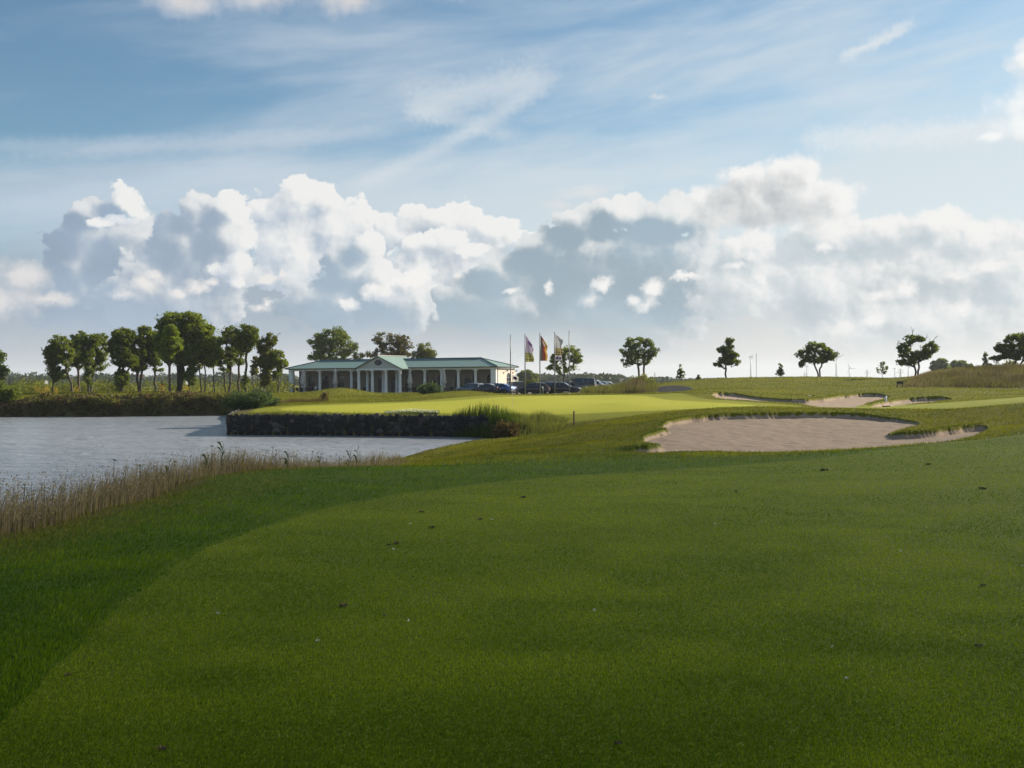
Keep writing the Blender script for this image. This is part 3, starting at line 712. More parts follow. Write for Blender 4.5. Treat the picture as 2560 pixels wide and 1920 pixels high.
# ------------------------------------------------------------------ stone wall along the pond
M_STONE, t, out = new_mat('field_stone')
a = t.n.new('ShaderNodeAttribute'); a.attribute_name = 'tint'
o_ = t.n.new('ShaderNodeTexCoord').outputs['Object']
n1 = t.noise(o_, 6.0, 5.0, 0.65); n2 = t.noise(o_, 1.2, 3.0, 0.5)
c = t.mix(a.outputs['Fac'], (0.022, 0.019, 0.018), (0.13, 0.112, 0.10))
c = t.mix(n1, t.mix(0.6, c, (0.02, 0.02, 0.018)), c)
c = t.mix(t.math('MULTIPLY', t.smooth(n2, 0.55, 0.7), 0.35), c, (0.055, 0.065, 0.03))
zz = t.sep(o_)[2]
c = t.mix(t.smooth(zz, WZ + 0.28, WZ + 0.1), c, (0.014, 0.013, 0.012))
principled(t, out, c, 0.8, 0.3, bump=n1, bstr=0.5, bdist=0.03)
def stone_wall():
    """Random rubble: flattened lumps of every size packed over a dark core."""
    import bmesh
    bm = bmesh.new(); bmesh.ops.create_icosphere(bm, subdivisions=2, radius=1.0); bm.verts.ensure_lookup_table()
    v0 = np.array([v.co[:] for v in bm.verts]); f0 = np.array([[v.index for v in f.verts] for f in bm.faces]); bm.free()
    g = np.random.default_rng(31); V = []; F = []; T = []; nv = 0
    P = [np.array(p, float) for p in WALL]
    for k in range(len(P) - 1):
        a, b = P[k], P[k + 1]; L = np.linalg.norm(b - a); u = (b - a) / L; n = np.array([u[1], -u[0]]); mid = (a + b) / 2 + n * 0.5
        if sdist(np.array([mid[0]]), np.array([mid[1]]), POND)[0] < 0: n = -n
        placed = []
        for r0, tries in ((0.19, 90), (0.14, 700), (0.10, 2000), (0.07, 2600)):
            for _ in range(int(tries * L / 5)):
                s = g.uniform(-0.05, L + 0.05); z = g.uniform(WZ - 0.1, -0.62); r = r0 * g.uniform(.8, 1.25)
                if all((s - q[0]) ** 2 + ((z - q[1]) * 1.25) ** 2 > (0.86 * (r + q[2])) ** 2 for q in placed): placed.append((s, z, r))
        for s, z, r in placed:
            q = v0 + 0.16 * g.normal(size=v0.shape) * .35; q = np.sign(q) * np.abs(q) ** .8
            q = q * np.array([r * 1.12, r * .55, r * .92]); th = g.uniform(-.25, .25); c_, s_ = math.cos(th), math.sin(th)
            x_, z_ = q[:, 0] * c_ - q[:, 2] * s_, q[:, 0] * s_ + q[:, 2] * c_
            p = np.stack([a[0] + u[0] * (s + x_) + n[0] * (.06 + q[:, 1]), a[1] + u[1] * (s + x_) + n[1] * (.06 + q[:, 1]), z + z_], 1)
            V.append(p); F.append(f0 + nv); nv += len(p); T.append(np.full(len(p), g.random() ** 4.5))
        c8 = [(-.1, WZ - 1, .05), (L + .1, WZ - 1, .05), (L + .1, -.66, .05), (-.1, -.66, .05), (-.1, WZ - 1, -.5), (L + .1, WZ - 1, -.5), (L + .1, -.66, -.5), (-.1, -.66, -.5)]
        V.append(np.array([(a[0] + u[0] * s + n[0] * d, a[1] + u[1] * s + n[1] * d, z) for s, z, d in c8]))
        F.append(np.array([(0, 1, 2), (0, 2, 3), (3, 2, 6), (3, 6, 7), (0, 3, 7), (0, 7, 4), (2, 1, 5), (2, 5, 6)]) + nv); nv += 8; T.append(np.zeros(8))
    o = link('stone_wall', np_mesh('stone_wall', np.concatenate(V), np.concatenate(F), [M_STONE], True, {'tint': np.concatenate(T)}))
    tag(o, 'dark dry stone retaining wall dropping from the green into the pond', 'wall')
stone_wall()

# ------------------------------------------------------------------ clubhouse
M_WHITE = simple_mat('white_paint', (0.78, 0.78, 0.77), 0.55, var=0.06, scale=2.0)
M_CREAM = simple_mat('pale_board', (0.50, 0.50, 0.49), 0.6, var=0.06, scale=6.0)
M_DARKTRIM = simple_mat('dark_trim', (0.030, 0.026, 0.024), 0.5)
M_FRAME = simple_mat('window_frame_paint', (0.05, 0.05, 0.055), 0.4)
M_TERRACE = simple_mat('terrace_paving', (0.17, 0.16, 0.15), 0.8, var=0.2, scale=2.0)
M_NAVY = simple_mat('navy_enamel', (0.012, 0.014, 0.045), 0.35)
M_PALE = simple_mat('pale_lettering', (0.20, 0.20, 0.27), 0.5)

M_GLASS, t, out = new_mat('dark_glazing')
principled(t, out, (0.012, 0.014, 0.018), 0.05, 0.6)

M_BRICK, t, out = new_mat('sand_coloured_brick')
oc = t.n.new('ShaderNodeTexCoord').outputs['Object']
br = t.n.new('ShaderNodeTexBrick'); br.inputs['Scale'].default_value = 1.0; br.inputs['Brick Width'].default_value = 0.5; br.inputs['Row Height'].default_value = 0.16; br.inputs['Mortar Size'].default_value = 0.012
x_, y_, z_ = t.sep(oc)
t.put(br.inputs['Vector'], t.comb(t.math('ADD', x_, y_), z_, 0.0))
br.inputs['Color1'].default_value = (0.30, 0.245, 0.19, 1); br.inputs['Color2'].default_value = (0.235, 0.19, 0.15, 1); br.inputs['Mortar'].default_value = (0.28, 0.255, 0.22, 1)
c = t.mix(t.math('MULTIPLY', t.noise(oc, 0.8, 5.0, 0.6), 0.4), br.outputs[0], (0.18, 0.15, 0.12))
principled(t, out, c, 0.85, 0.2, bump=br.outputs[1], bstr=-0.3, bdist=0.01)
M_RENDERW = simple_mat('cream_render', (0.60, 0.52, 0.44), 0.85, var=0.06, scale=1.2)

M_ROOF, t, out = new_mat('verdigris_roof_tiles')
oc = t.n.new('ShaderNodeTexCoord').outputs['Object']
x_, y_, z_ = t.sep(oc)
a_dir = t.n.new('ShaderNodeAttribute'); a_dir.attribute_name = 'across'
a_up = t.n.new('ShaderNodeAttribute'); a_up.attribute_name = 'upslope'
sA = t.math('SINE', t.math('MULTIPLY', a_dir.outputs['Fac'], 2 * math.pi / 0.30)); sU = t.math('FRACT', t.math('MULTIPLY', a_up.outputs['Fac'], 1 / 0.36))
nv = t.noise(oc, 0.7, 5.0, 0.6)
c = t.mix(nv, (0.145, 0.235, 0.20), (0.24, 0.33, 0.285))
c = t.mix(t.math('MULTIPLY', t.smooth(sU, 0.85, 1.0), 0.55), c, (0.06, 0.15, 0.125))
c = t.mix(t.math('MULTIPLY', t.smooth(sA, -0.4, -1.0), 0.45), c, (0.07, 0.18, 0.15))
hb = t.math('MULTIPLY_ADD', sA, 0.5, t.math('MULTIPLY', sU, -0.6))
principled(t, out, c, 0.42, 0.5, bump=hb, bstr=0.6, bdist=0.05)
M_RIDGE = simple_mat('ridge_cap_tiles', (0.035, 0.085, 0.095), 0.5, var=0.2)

CA = np.array([(722 - 1280) / FPX * 172.0, 172.0]); CB = np.array([(1240 - 1280) / FPX * 156.0, 156.0])
CL = float(np.linalg.norm(CB - CA)); CU = (CB - CA) / CL; CV = np.array([-CU[1], CU[0]])
if CV[1] < 0: CV = -CV
FLOOR = -0.42; CD = 7.4
CRZ = math.atan2(CU[1], CU[0])
def along(px, v=0.0):
    """Position along the front, v metres behind it, on the bearing px."""
    k = (px - 1280.0) / FPX; o = CA + CV * v
    return float((k * o[1] - o[0]) / (CU[0] - k * CU[1]))
club = empty('clubhouse', (CA[0], CA[1], FLOOR), CRZ, 'long white-columned clubhouse with green tiled hip roof and gabled portico', 'clubhouse')
ZE = 3.72 - FLOOR; ZB = ZE - 0.42; ZR = 5.12 - FLOOR     # eave, underside of the beam, ridge (above the floor)
def tv(a, z, t_): return (a, t_, z)

def arch_opening_piece(mb, tl, tr, zs, zt, v0, v1):
    r = (tr - tl) / 2; c = (tl + tr) / 2
    poly = [(tl, zt), (tl, zs)] + [(c - r * math.cos(math.pi * k / 10), zs + r * math.sin(math.pi * k / 10)) for k in range(1, 10)] + [(tr, zs), (tr, zt)]
    mb.prism(poly, tv, v0, v1)
def wall_with_arches(name, t0, t1, zt, v0, v1, ops, mat):
    mb = MB(); cur = t0
    for (c, w, zs, zb) in sorted(ops):
        l, r = c - w / 2, c + w / 2
        mb.prism([(cur, 0), (l, 0), (l, zt), (cur, zt)], tv, v0, v1)
        arch_opening_piece(mb, l, r, zs, zt, v0, v1)
        if zb > 0: mb.prism([(l, 0), (r, 0), (r, zb), (l, zb)], tv, v0 + 0.002, v1 - 0.002)
        cur = r
    mb.prism([(cur, 0), (t1, 0), (t1, zt), (cur, zt)], tv, v0, v1)
    return mb.build(name, mat, club)
def arched_window(c, w, zs, zb, v, door=False, fan=False, fn=None, mat=None):
    fn = fn or tv; mat = mat or M_FRAME
    r = w / 2; f = 0.07; mb = MB()
    outer = [(c - r, zb)] + [(c - r * math.cos(math.pi * k / 12), zs + r * math.sin(math.pi * k / 12)) for k in range(13)] + [(c + r, zb)]
    ri = r - f
    inner = [(c - ri, zb)] + [(c - ri * math.cos(math.pi * k / 12), zs + ri * math.sin(math.pi * k / 12)) for k in range(13)] + [(c + ri, zb)]
    for k in range(len(outer) - 1):
        mb.prism([outer[k], outer[k + 1], inner[k + 1], inner[k]], fn, v, v + 0.08)
    mb.prism([(c - 0.03, zb), (c + 0.03, zb), (c + 0.03, zs + ri), (c - 0.03, zs + ri)], fn, v + 0.004, v + 0.076)
    for zq in ([zs] if door else [zb + (zs - zb) * q for q in (0.02, 0.34, 0.67, 1.0)]):
        mb.prism([(c - ri, zq - 0.03), (c + ri, zq - 0.03), (c + ri, zq + 0.03), (c - ri, zq + 0.03)], fn, v + 0.008, v + 0.072)
    o = mb.build('door' if door else 'window', mat, club)
    g = MB(); g.prism([(p[0], p[1]) for p in inner], fn, v + 0.03, v + 0.05); g.build('pane', M_GLASS, o)
    if door:
        h = MB()
        for s in (-1, 1): h.prism([(c + s * (ri / 2) - ri * .44, zb + .02), (c + s * (ri / 2) + ri * .44, zb + .02), (c + s * (ri / 2) + ri * .44, zs - .05), (c + s * (ri / 2) - ri * .44, zs - .05)], fn, v + 0.012, v + 0.028)
        h.build('door_leaf', M_DARKTRIM, o)
VW = 2.5
ops = []
for px, w in ((777, 1.35), (813, 1.35), (852, 1.35), (890, 1.3), (925, 1.3), (1020, 1.2), (1063, 1.3), (1103, 1.3), (1146, 1.3), (1190, 1.3), (1227, 1.3)):
    ops.append((along(px, VW), w, 2.35, 0.0))
wops = ops + [(along(953, VW), 1.3, 2.35, 0.0), (along(987, VW), 1.5, 2.15, 0.0)]
wall_with_arches('front_wall', 0.3, CL - 0.3, ZE - 0.3, VW, VW + 0.3, wops, M_BRICK)
for k, (c, w, zs, zb) in enumerate(wops): arched_window(c, w, zs, zb + 0.02, VW + 0.12, door=(k >= len(ops)))
# double dark door with a pale lower panel between two windows
c = along(1170, VW); mb = MB(); mb.prism([(c - .62, 0), (c + .62, 0), (c + .62, 2.2), (c + .3, 2.42), (c, 2.48), (c - .3, 2.42), (c - .62, 2.2)], tv, VW - 0.06, VW - 0.003); dr = mb.build('door', M_FRAME, club)
mb = MB(); mb.prism([(c - .38, .25), (c + .38, .25), (c + .38, 1.3), (c - .38, 1.3)], tv, VW - 0.08, VW - 0.055); mb.build('panel', simple_mat('pale_glazing', (0.30, 0.33, 0.37), 0.3), dr)
mb = MB(); mb.prism([(0.3, 0), (CL - .3, 0), (CL - .3, ZE - .3), (.3, ZE - .3)], tv, CD - 0.3, CD - 0.01); mb.build('rear_wall', M_BRICK, club)
def uv_(a, z, t_): return (t_, a, z)
mb = MB(); mb.prism([(VW + 0.31, 0), (CD - 0.31, 0), (CD - 0.31, ZE - .3), (VW + 0.31, ZE - .3)], uv_, 0.3, 0.6); mb.build('side_wall', M_BRICK, club)
# sunlit end wall with its arched window
def end_v(px):
    k = (px - 1280.0) / FPX; o = CB; return float((k * o[1] - o[0]) / (CV[0] - k * CV[1]))
ve = end_v(1271.5); mb = MB(); w = 1.5; zs = 2.45; l, r = ve - w / 2, ve + w / 2; zt = ZE - .26
mb.prism([(0.62, 0), (l, 0), (l, zt), (.62, zt)], uv_, CL - .3, CL)
poly = [(l, zt), (l, zs)] + [(ve - w / 2 * math.cos(math.pi * k / 10), zs + w / 2 * math.sin(math.pi * k / 10)) for k in range(1, 10)] + [(r, zs), (r, zt)]
mb.prism(poly, uv_, CL - .3, CL); mb.prism([(l, 0), (r, 0), (r, .6), (l, .6)], uv_, CL - .298, CL - .002)
mb.prism([(r, 0), (CD, 0), (CD, zt), (r, zt)], uv_, CL - .3, CL); mb.build('end_wall', M_RENDERW, club)
arched_window(ve, w, zs, .62, CL - 0.14, fn=lambda a, z, t_: (t_, a, z), mat=simple_mat('pale_sash', (0.28, 0.27, 0.26), 0.5))
for px in (1263, 1286):
    v_ = end_v(px); mb = MB(); mb.tube([(CL, v_, zt - .55), (CL + .35, v_ - .05, zt - .35)], .03, 6); mb.box((CL + .42, v_ - .05, zt - .38), (.16, .3, .2)); mb.build('floodlight', M_DARKTRIM, club)
mb = MB(); mb.tube([(CL + .06, .5, ZE - .1), (CL + .06, .5, .1)], .045, 8); mb.build('downpipe', M_DARKTRIM, club)
# terrace, corner piers, beam, ceiling, columns
mb = MB(); mb.box((CL / 2 - .4, (CD - 3.2) / 2, -.35), (CL + 2.2, CD + 3.2, .70)); tc_ = along(946, -2.4)
mb.box((tc_, -3.9, -.36), (9.4, 2.2, .66)); mb.build('terrace', M_TERRACE, club)
for t0, w_ in ((0.38, .76), (CL - .46, .90)):
    mb = MB(); mb.box((t0, .3, ZB / 2), (w_, .6, ZB)); mb.box((t0, .3, ZB - .08), (w_ + .1, .7, .12)); mb.build('corner_pier', M_WHITE, club, bevel=.01)
mb = MB(); mb.box((CL / 2, .3, ZB + .13), (CL + .04, .56, .26)); mb.box((CL / 2, .26, ZB + .30), (CL + .16, .7, .1)); mb.build('beam', M_WHITE, club)
mb = MB(); mb.box((CL / 2, VW / 2 + .35, ZB + .06), (CL - .7, VW - .5, .06)); mb.build('ceiling', simple_mat('ceiling_boards', (.20, .19, .175), .8), club)
col_mb = MB().lathe([(.30, 0), (.30, .10), (.34, .12), (.34, .2), (.27, .25), (.255, .32), (.25, 1.2), (.235, 2.2), (.215, ZB - .34), (.24, ZB - .30), (.24, ZB - .24), (.30, ZB - .14)], 18)
col_mb.box((0, 0, .05), (.72, .72, .1)); col_mb.box((0, 0, ZB - .07), (.66, .66, .14))
col_me = col_mb.mesh('column', M_WHITE, True)
for px in (761, 800, 838.5, 879, 919, 958, 992, 1025, 1062, 1104, 1146, 1189):
    link('column', col_me, club, loc=(along(px, .3), .3, 0))
# main roof
def roof_mesh(name, quads, mat, parent):
    """Tiled planes: each plane is (corner list, across direction, up direction)."""
    vs = []; fs = []; ac = []; up = []
    for P4, ua, uu in quads:
        P4 = [Vector(p) for p in P4]; ua = Vector(ua).normalized(); n = (P4[1] - P4[0]).cross(P4[2] - P4[0]).normalized()
        uu = n.cross(ua).normalized()
        base = len(vs)
        for off in (0.0, -0.09):
            for p in P4: q = p + n * off * (1 if n.z > 0 else -1); vs.append(tuple(q)); ac.append(p.dot(ua)); up.append(p.dot(uu) * (1 if uu.z > 0 else -1))
        k = len(P4); fs.append(tuple(base + i for i in range(k))); fs.append(tuple(base + k + i for i in reversed(range(k))))
        for i in range(k): j = (i + 1) % k; fs.append((base + i, base + k + i, base + k + j, base + j))
    me = bpy.data.meshes.new(name); me.from_pydata(vs, [], fs); me.materials.append(mat)
    for nm, arr in (('across', ac), ('upslope', up)):
        at = me.attributes.new(nm, 'FLOAT', 'POINT'); at.data.foreach_set('value', np.array(arr, np.float32))
    me.update(); return link(name, me, parent)
OV = .42; VM = CD / 2
tl, tr = along(803, VM), along(1203, VM)
e = [(-OV, -OV, ZE), (CL + OV, -OV, ZE), (CL + OV, CD + OV, ZE), (-OV, CD + OV, ZE)]; r0, r1 = (tl, VM, ZR), (tr, VM, ZR)
roof_mesh('roof', [([e[0], e[1], r1, r0], (1, 0, 0), 0), ([e[2], e[3], r0, r1], (1, 0, 0), 0), ([e[1], e[2], r1], (0, 1, 0), 0), ([e[3], e[0], r0], (0, 1, 0), 0)], M_ROOF, club)
sl = (ZR - ZE) / (VM + OV)
mb = MB(); mb.tube([(tl - .1, VM, ZR + .06), (tr + .1, VM, ZR + .06)], .10, 8); mb.tube([(tr, VM, ZR + .05), (CL + OV, -OV, ZE + .05)], .07, 8); mb.tube([(tr, VM, ZR + .05), (CL + OV, CD + OV, ZE + .05)], .07, 8)
mb.tube([(tl, VM, ZR + .05), (-OV, -OV, ZE + .05)], .07, 8)
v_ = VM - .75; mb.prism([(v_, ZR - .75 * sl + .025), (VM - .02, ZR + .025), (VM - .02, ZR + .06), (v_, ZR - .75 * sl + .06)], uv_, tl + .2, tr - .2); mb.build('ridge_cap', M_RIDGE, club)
mb = MB(); mb.box((CL / 2, -OV - .03, ZE - .06), (CL + 2 * OV + .1, .1, .13)); mb.box((CL + OV + .03, CD / 2, ZE - .06), (.1, CD + 2 * OV - .02, .13)); mb.box((-OV - .03, CD / 2, ZE - .06), (.1, CD + 2 * OV - .02, .13))
mb.build('gutter', M_DARKTRIM, club)
mb = MB(); mb.box((CL / 2, CD / 2, ZE - .13), (CL + .7, CD + .7, .05)); mb.build('soffit', M_CREAM, club)
# portico
PV = -2.7
pl, pr_ = along(892, PV), along(1001, PV); pc = along(944.5, PV); PZ = 5.62 - FLOOR
hw = (pr_ - pl) / 2; pc = (pl + pr_) / 2; ze = ZE + .02
for px in (897, 931, 965, 1000): link('column', col_me, club, loc=(along(px, PV + .3), PV + .3, 0))
mb = MB(); mb.box((pc, PV + .3, ZB + .14), (2 * hw + .1, .58, .28)); mb.box((pc - hw + .3, PV / 2 + .2, ZB + .135), (.5, -PV - .6, .27)); mb.box((pc + hw - .3, PV / 2 + .2, ZB + .135), (.5, -PV - .6, .27)); mb.build('portico_beam', M_WHITE, club)
mb = MB(); mb.prism([(pc - hw, ZB + .29), (pc + hw, ZB + .29), (pc + hw, ze - .1), (pc, PZ - .16), (pc - hw, ze - .1)], tv, PV, PV + .25); ped = mb.build('pediment', M_CREAM, club)
oh = .5; sg = (PZ - ze) / hw; zl = ze - sg * oh
F0, F1 = PV - .32, CD - 1.2
roof_mesh('portico_roof', [([(pc + hw + oh, F0, zl), (pc + hw + oh, F1, zl), (pc, F1, PZ), (pc, F0, PZ)], (0, 1, 0), 0), ([(pc - hw - oh, F1, zl), (pc - hw - oh, F0, zl), (pc, F0, PZ), (pc, F1, PZ)], (0, 1, 0), 0)], M_ROOF, club)
mb = MB()
for s in (-1, 1): mb.prism([(pc, PZ - .16), (pc + s * (hw + oh), zl - .14), (pc + s * (hw + oh), zl - .02), (pc, PZ - .04)], tv, F0 + .02, F0 + .14)
mb.tube([(pc, F0, PZ + .05), (pc, F1, PZ + .05)], .09, 8); mb.build('verge_board', M_DARKTRIM, club)
mb = MB(); sz = 906.7; zc_ = EYE - (sz - hor(944)) / FPX * (CA + CU * pc + CV * PV)[1] - FLOOR
mb.prism([(pc + .66 * math.cos(2 * math.pi * k / 28), zc_ + .43 * math.sin(2 * math.pi * k / 28)) for k in range(28)], tv, PV - .07, PV + .01); sg_ = mb.build('sign', M_NAVY, club)
mb = MB()
for row, (n_l, wd) in enumerate(((6, .5), (8, .8), (5, .4))):
    for k in range(n_l):
        x0 = pc - wd / 2 + wd * (k + .5) / n_l; mb.box((x0, PV - .075, zc_ + .17 - .16 * row), (wd / n_l * .6, .012, .09 if row == 1 else .06))
mb.build('lettering', M_PALE, sg_)

def clubspot(px, v, z=0.0):
    t_ = along(px, v); p = CA + CU * t_ + CV * v; return (float(p[0]), float(p[1]), FLOOR + z)

# ------------------------------------------------------------------ things on the terrace
M_FABRIC = simple_mat('parasol_fabric', (0.50, 0.47, 0.44), 0.9, var=0.1, scale=4.0)
M_METAL = simple_mat('grey_metal', (0.35, 0.36, 0.37), 0.4, metal=0.7)
M_WICKER = simple_mat('dark_wicker', (0.018, 0.017, 0.018), 0.6)
def parasol():
    r_ = empty('closed_parasol', (0, 0, 0))
    mb = MB(); prof = [(0.03, 3.95), (.10, 3.8), (.20, 3.2), (.30, 2.5), (.38, 1.95), (.40, 1.65), (.30, 1.50), (.19, 1.32), (.22, 1.1), (.24, .9), (.15, .84)]; n = 32; k0 = 0
    for r, z in prof:
        for j in range(n):
            a = 2 * math.pi * j / n; q = r * (1 + .16 * math.sin(8 * a + z * 1.3)); mb.v.append((q * math.cos(a) * .95, q * math.sin(a), z + .03 * math.sin(5 * a)))
    for i in range(len(prof) - 1):
        for j in range(n): mb.f.append((i * n + j, i * n + (j + 1) % n, (i + 1) * n + (j + 1) % n, (i + 1) * n + j))
    mb.f.append(tuple(range(n))); mb.f.append(tuple((len(prof) - 1) * n + j for j in range(n)))
    cn = mb.build('canopy', M_FABRIC, r_, True)
    mb = MB(); mb.lathe([(.20, 1.29), (.215, 1.32), (.20, 1.35)], 16); mb.build('strap', M_DARKTRIM, cn)
    MB().tube([(0, 0, .05), (0, 0, 3.99)], .035, 10).build('pole', M_METAL, r_, True)
    mb = MB(); mb.box((0, 0, .05), (.8, .8, .1)); mb.build('base', M_TERRACE, r_, bevel=.02)
    return r_
par0 = parasol()
for k, (px, v, lab) in enumerate(((757, -.8, 'closed pale parasol in front of the first column from the clubhouse left end'), (838, -1.0, 'closed pale parasol left of the portico, behind the grassy mound'),
                                  (1025, -1.2, 'closed pale parasol just right of the gabled portico'), (1110, -1.2, 'closed pale parasol behind the willowy bush, near the grey estate car'))):
    o = par0 if k == 0 else copy_tree(par0)
    o.location = clubspot(px, v); o.rotation_euler = (0, 0, CRZ + k * .4); tag(o, lab, 'parasol', 'closed parasols along the terrace')
def chair():
    r_ = empty('terrace_chair', (0, 0, 0))
    mb = MB(); mb.box((0, 0, .44), (.5, .5, .07)); mb.build('seat', M_WICKER, r_, bevel=.015)
    mb = MB(); mb.box((0, .24, .70), (.5, .06, .46)); mb.build('backrest', M_WICKER, r_, bevel=.015)
    for sx in (-1, 1):
        mb = MB(); mb.box((sx * .26, .02, .64), (.06, .46, .05)); mb.tube([(sx * .26, -.2, .44), (sx * .26, -.2, .63)], .02, 6); mb.build('armrest', M_WICKER, r_)
        for sy in (-1, 1): MB().tube([(sx * .22, sy * .22, 0), (sx * .22, sy * .22, .42)], .02, 6).build('leg', M_WICKER, r_)
    return r_
def table():
    r_ = empty('terrace_table', (0, 0, 0))
    mb = MB(); mb.box((0, 0, .72), (.9, .9, .05)); mb.build('tabletop', M_WICKER, r_, bevel=.01)
    for sx in (-1, 1):
        for sy in (-1, 1): MB().tube([(sx * .4, sy * .4, 0), (sx * .4, sy * .4, .70)], .03, 6).build('leg', M_WICKER, r_)
    return r_
ch0, tb0 = chair(), table(); first = [True, True]
rr = random.Random(5)
sets = [(742, 1.0), (754, -.2), (775, .6), (795, .9), (822, .8), (860, .6), (872, -.3), (906, .9), (1012, .3), (1033, .2), (1050, .9), (1080, .6), (1095, -.2), (1122, .6), (1205, .9)]
for px, v in sets:
    o = tb0 if first[0] else copy_tree(tb0); first[0] = False
    o.location = clubspot(px, v); o.rotation_euler = (0, 0, CRZ + rr.uniform(-.1, .1)); tag(o, 'square dark terrace table under the clubhouse colonnade', 'table', 'terrace tables')
    p = Vector(o.location)
    for q in range(rr.choice((2, 3, 4))):
        a = CRZ + q * math.pi / 2 + (math.pi if q == 1 else 0) * 0 + rr.uniform(-.15, .15)
        c_ = ch0 if first[1] else copy_tree(ch0); first[1] = False
        c_.location = (p.x - .82 * math.sin(a), p.y + .82 * math.cos(a), p.z); c_.rotation_euler = (0, 0, a); tag(c_, 'dark wicker terrace chair drawn up to a table under the colonnade', 'chair', 'terrace chairs')

def skin_body(name, joints, edges, radii, mat, parent=None, sub=2):
    me = bpy.data.meshes.new(name); me.from_pydata(joints, edges, []); me.materials.append(mat)
    o = link(name, me, parent)
    sk = o.modifiers.new('skin', 'SKIN'); sk.use_smooth_shade = True
    for k, r in enumerate(radii): me.skin_vertices[0].data[k].radius = (r, r)
    me.skin_vertices[0].data[0].use_root = True
    s = o.modifiers.new('smooth', 'SUBSURF'); s.levels = s.render_levels = sub
    return o
M_SKIN = simple_mat('skin', (0.42, 0.25, 0.18), 0.6); M_HAIR = simple_mat('dark_hair', (0.02, 0.014, 0.01), 0.6)
M_SHIRT = simple_mat('white_shirt_cloth', (0.68, 0.66, 0.63), 0.9); M_REDCLOTH = simple_mat('red_cloth', (0.42, 0.03, 0.03), 0.9); M_TROUSER = simple_mat('grey_trouser_cloth', (0.12, 0.12, 0.13), 0.9)
def person(loc, rz, shirt, label, seated=True):
    """Body, then clothing and hair as children; y is the facing direction."""
    r_ = empty('person', loc, rz, label, 'person')
    if seated:
        hip, knee, foot, s0 = .50, (.45, .50), (.46, .06), .50
        body = [(0, 0, .52), (0, -.02, .78), (0, .0, 1.0), (0, .02, 1.12), (0, .05, 1.22), (0, .06, 1.32)]
        rad = [.15, .13, .15, .07, .085, .075]; ed = [(i, i + 1) for i in range(5)]
        for s in (-1, 1):
            k = len(body); body += [(s * .19, .0, 1.04), (s * .25, .06, .80), (s * .16, .28, .76), (s * .13, .36, .77)]; rad += [.06, .045, .036, .03]; ed += [(2, k), (k, k + 1), (k + 1, k + 2), (k + 2, k + 3)]
            k = len(body); body += [(s * .10, .06, .52), (s * .12, .44, .52), (s * .12, .46, .10), (s * .12, .58, .05)]; rad += [.085, .065, .045, .04]; ed += [(0, k), (k, k + 1), (k + 1, k + 2), (k + 2, k + 3)]
        hz_ = 1.29; hy = .06; tz = 0.0
    else:
        body = [(0, 0, .92), (0, .0, 1.16), (0, .0, 1.38), (0, .01, 1.50), (0, .03, 1.60), (0, .04, 1.70)]
        rad = [.15, .13, .15, .065, .085, .075]; ed = [(i, i + 1) for i in range(5)]
        for s in (-1, 1):
            k = len(body); body += [(s * .19, 0, 1.42), (s * .24, .0, 1.16), (s * .2, .16, .96), (s * .16, .24, .92)]; rad += [.06, .045, .036, .03]; ed += [(2, k), (k, k + 1), (k + 1, k + 2), (k + 2, k + 3)]
            k = len(body); body += [(s * .10, .0, .88), (s * .12, .03, .48), (s * .13, .0, .10), (s * .13, .14, .05)]; rad += [.09, .065, .045, .04]; ed += [(0, k), (k, k + 1), (k + 1, k + 2), (k + 2, k + 3)]
        hz_ = 1.67; hy = .04
    skin_body('body', body, ed, rad, M_SKIN, r_)
    # shirt over torso and upper arms, trousers over hips and legs, as separate close-fitting skins
    sj = [tuple(body[1]), tuple(body[2])]; sr = [.165, .175]; se = [(0, 1)]
    lo = (body[0][0], body[0][1], body[0][2] + .06); sj.append(lo); sr.append(.17); se.append((0, 2))
    for s in (6, 14):
        k = len(sj); sj += [tuple(body[s]), tuple(body[s + 1])]; sr += [.078, .062]; se += [(1, k), (k, k + 1)]
    skin_body('shirt', sj, se, sr, shirt, r_)
    tj = [tuple(body[0])]; tr_ = [.168]; te = []
    for s in (10, 18):
        k = len(tj); tj += [tuple(body[s]), tuple(body[s + 1]), tuple(body[s + 2])]; tr_ += [.10, .08, .06]; te += [(0, k), (k, k + 1), (k + 1, k + 2)]
    skin_body('trousers', tj, te, tr_, M_TROUSER, r_)
    mb = MB(); mb.lathe([(.02, .0), (.085, .03), (.10, .09), (.085, .15), (.03, .19)], 14, (0, hy - .025, hz_ - .03)); mb.build('hair', M_HAIR, r_, True)
    return r_
person(clubspot(789, -1.3), CRZ + 2.6, M_SHIRT, 'person in a white shirt sitting on the clubhouse terrace at the left')

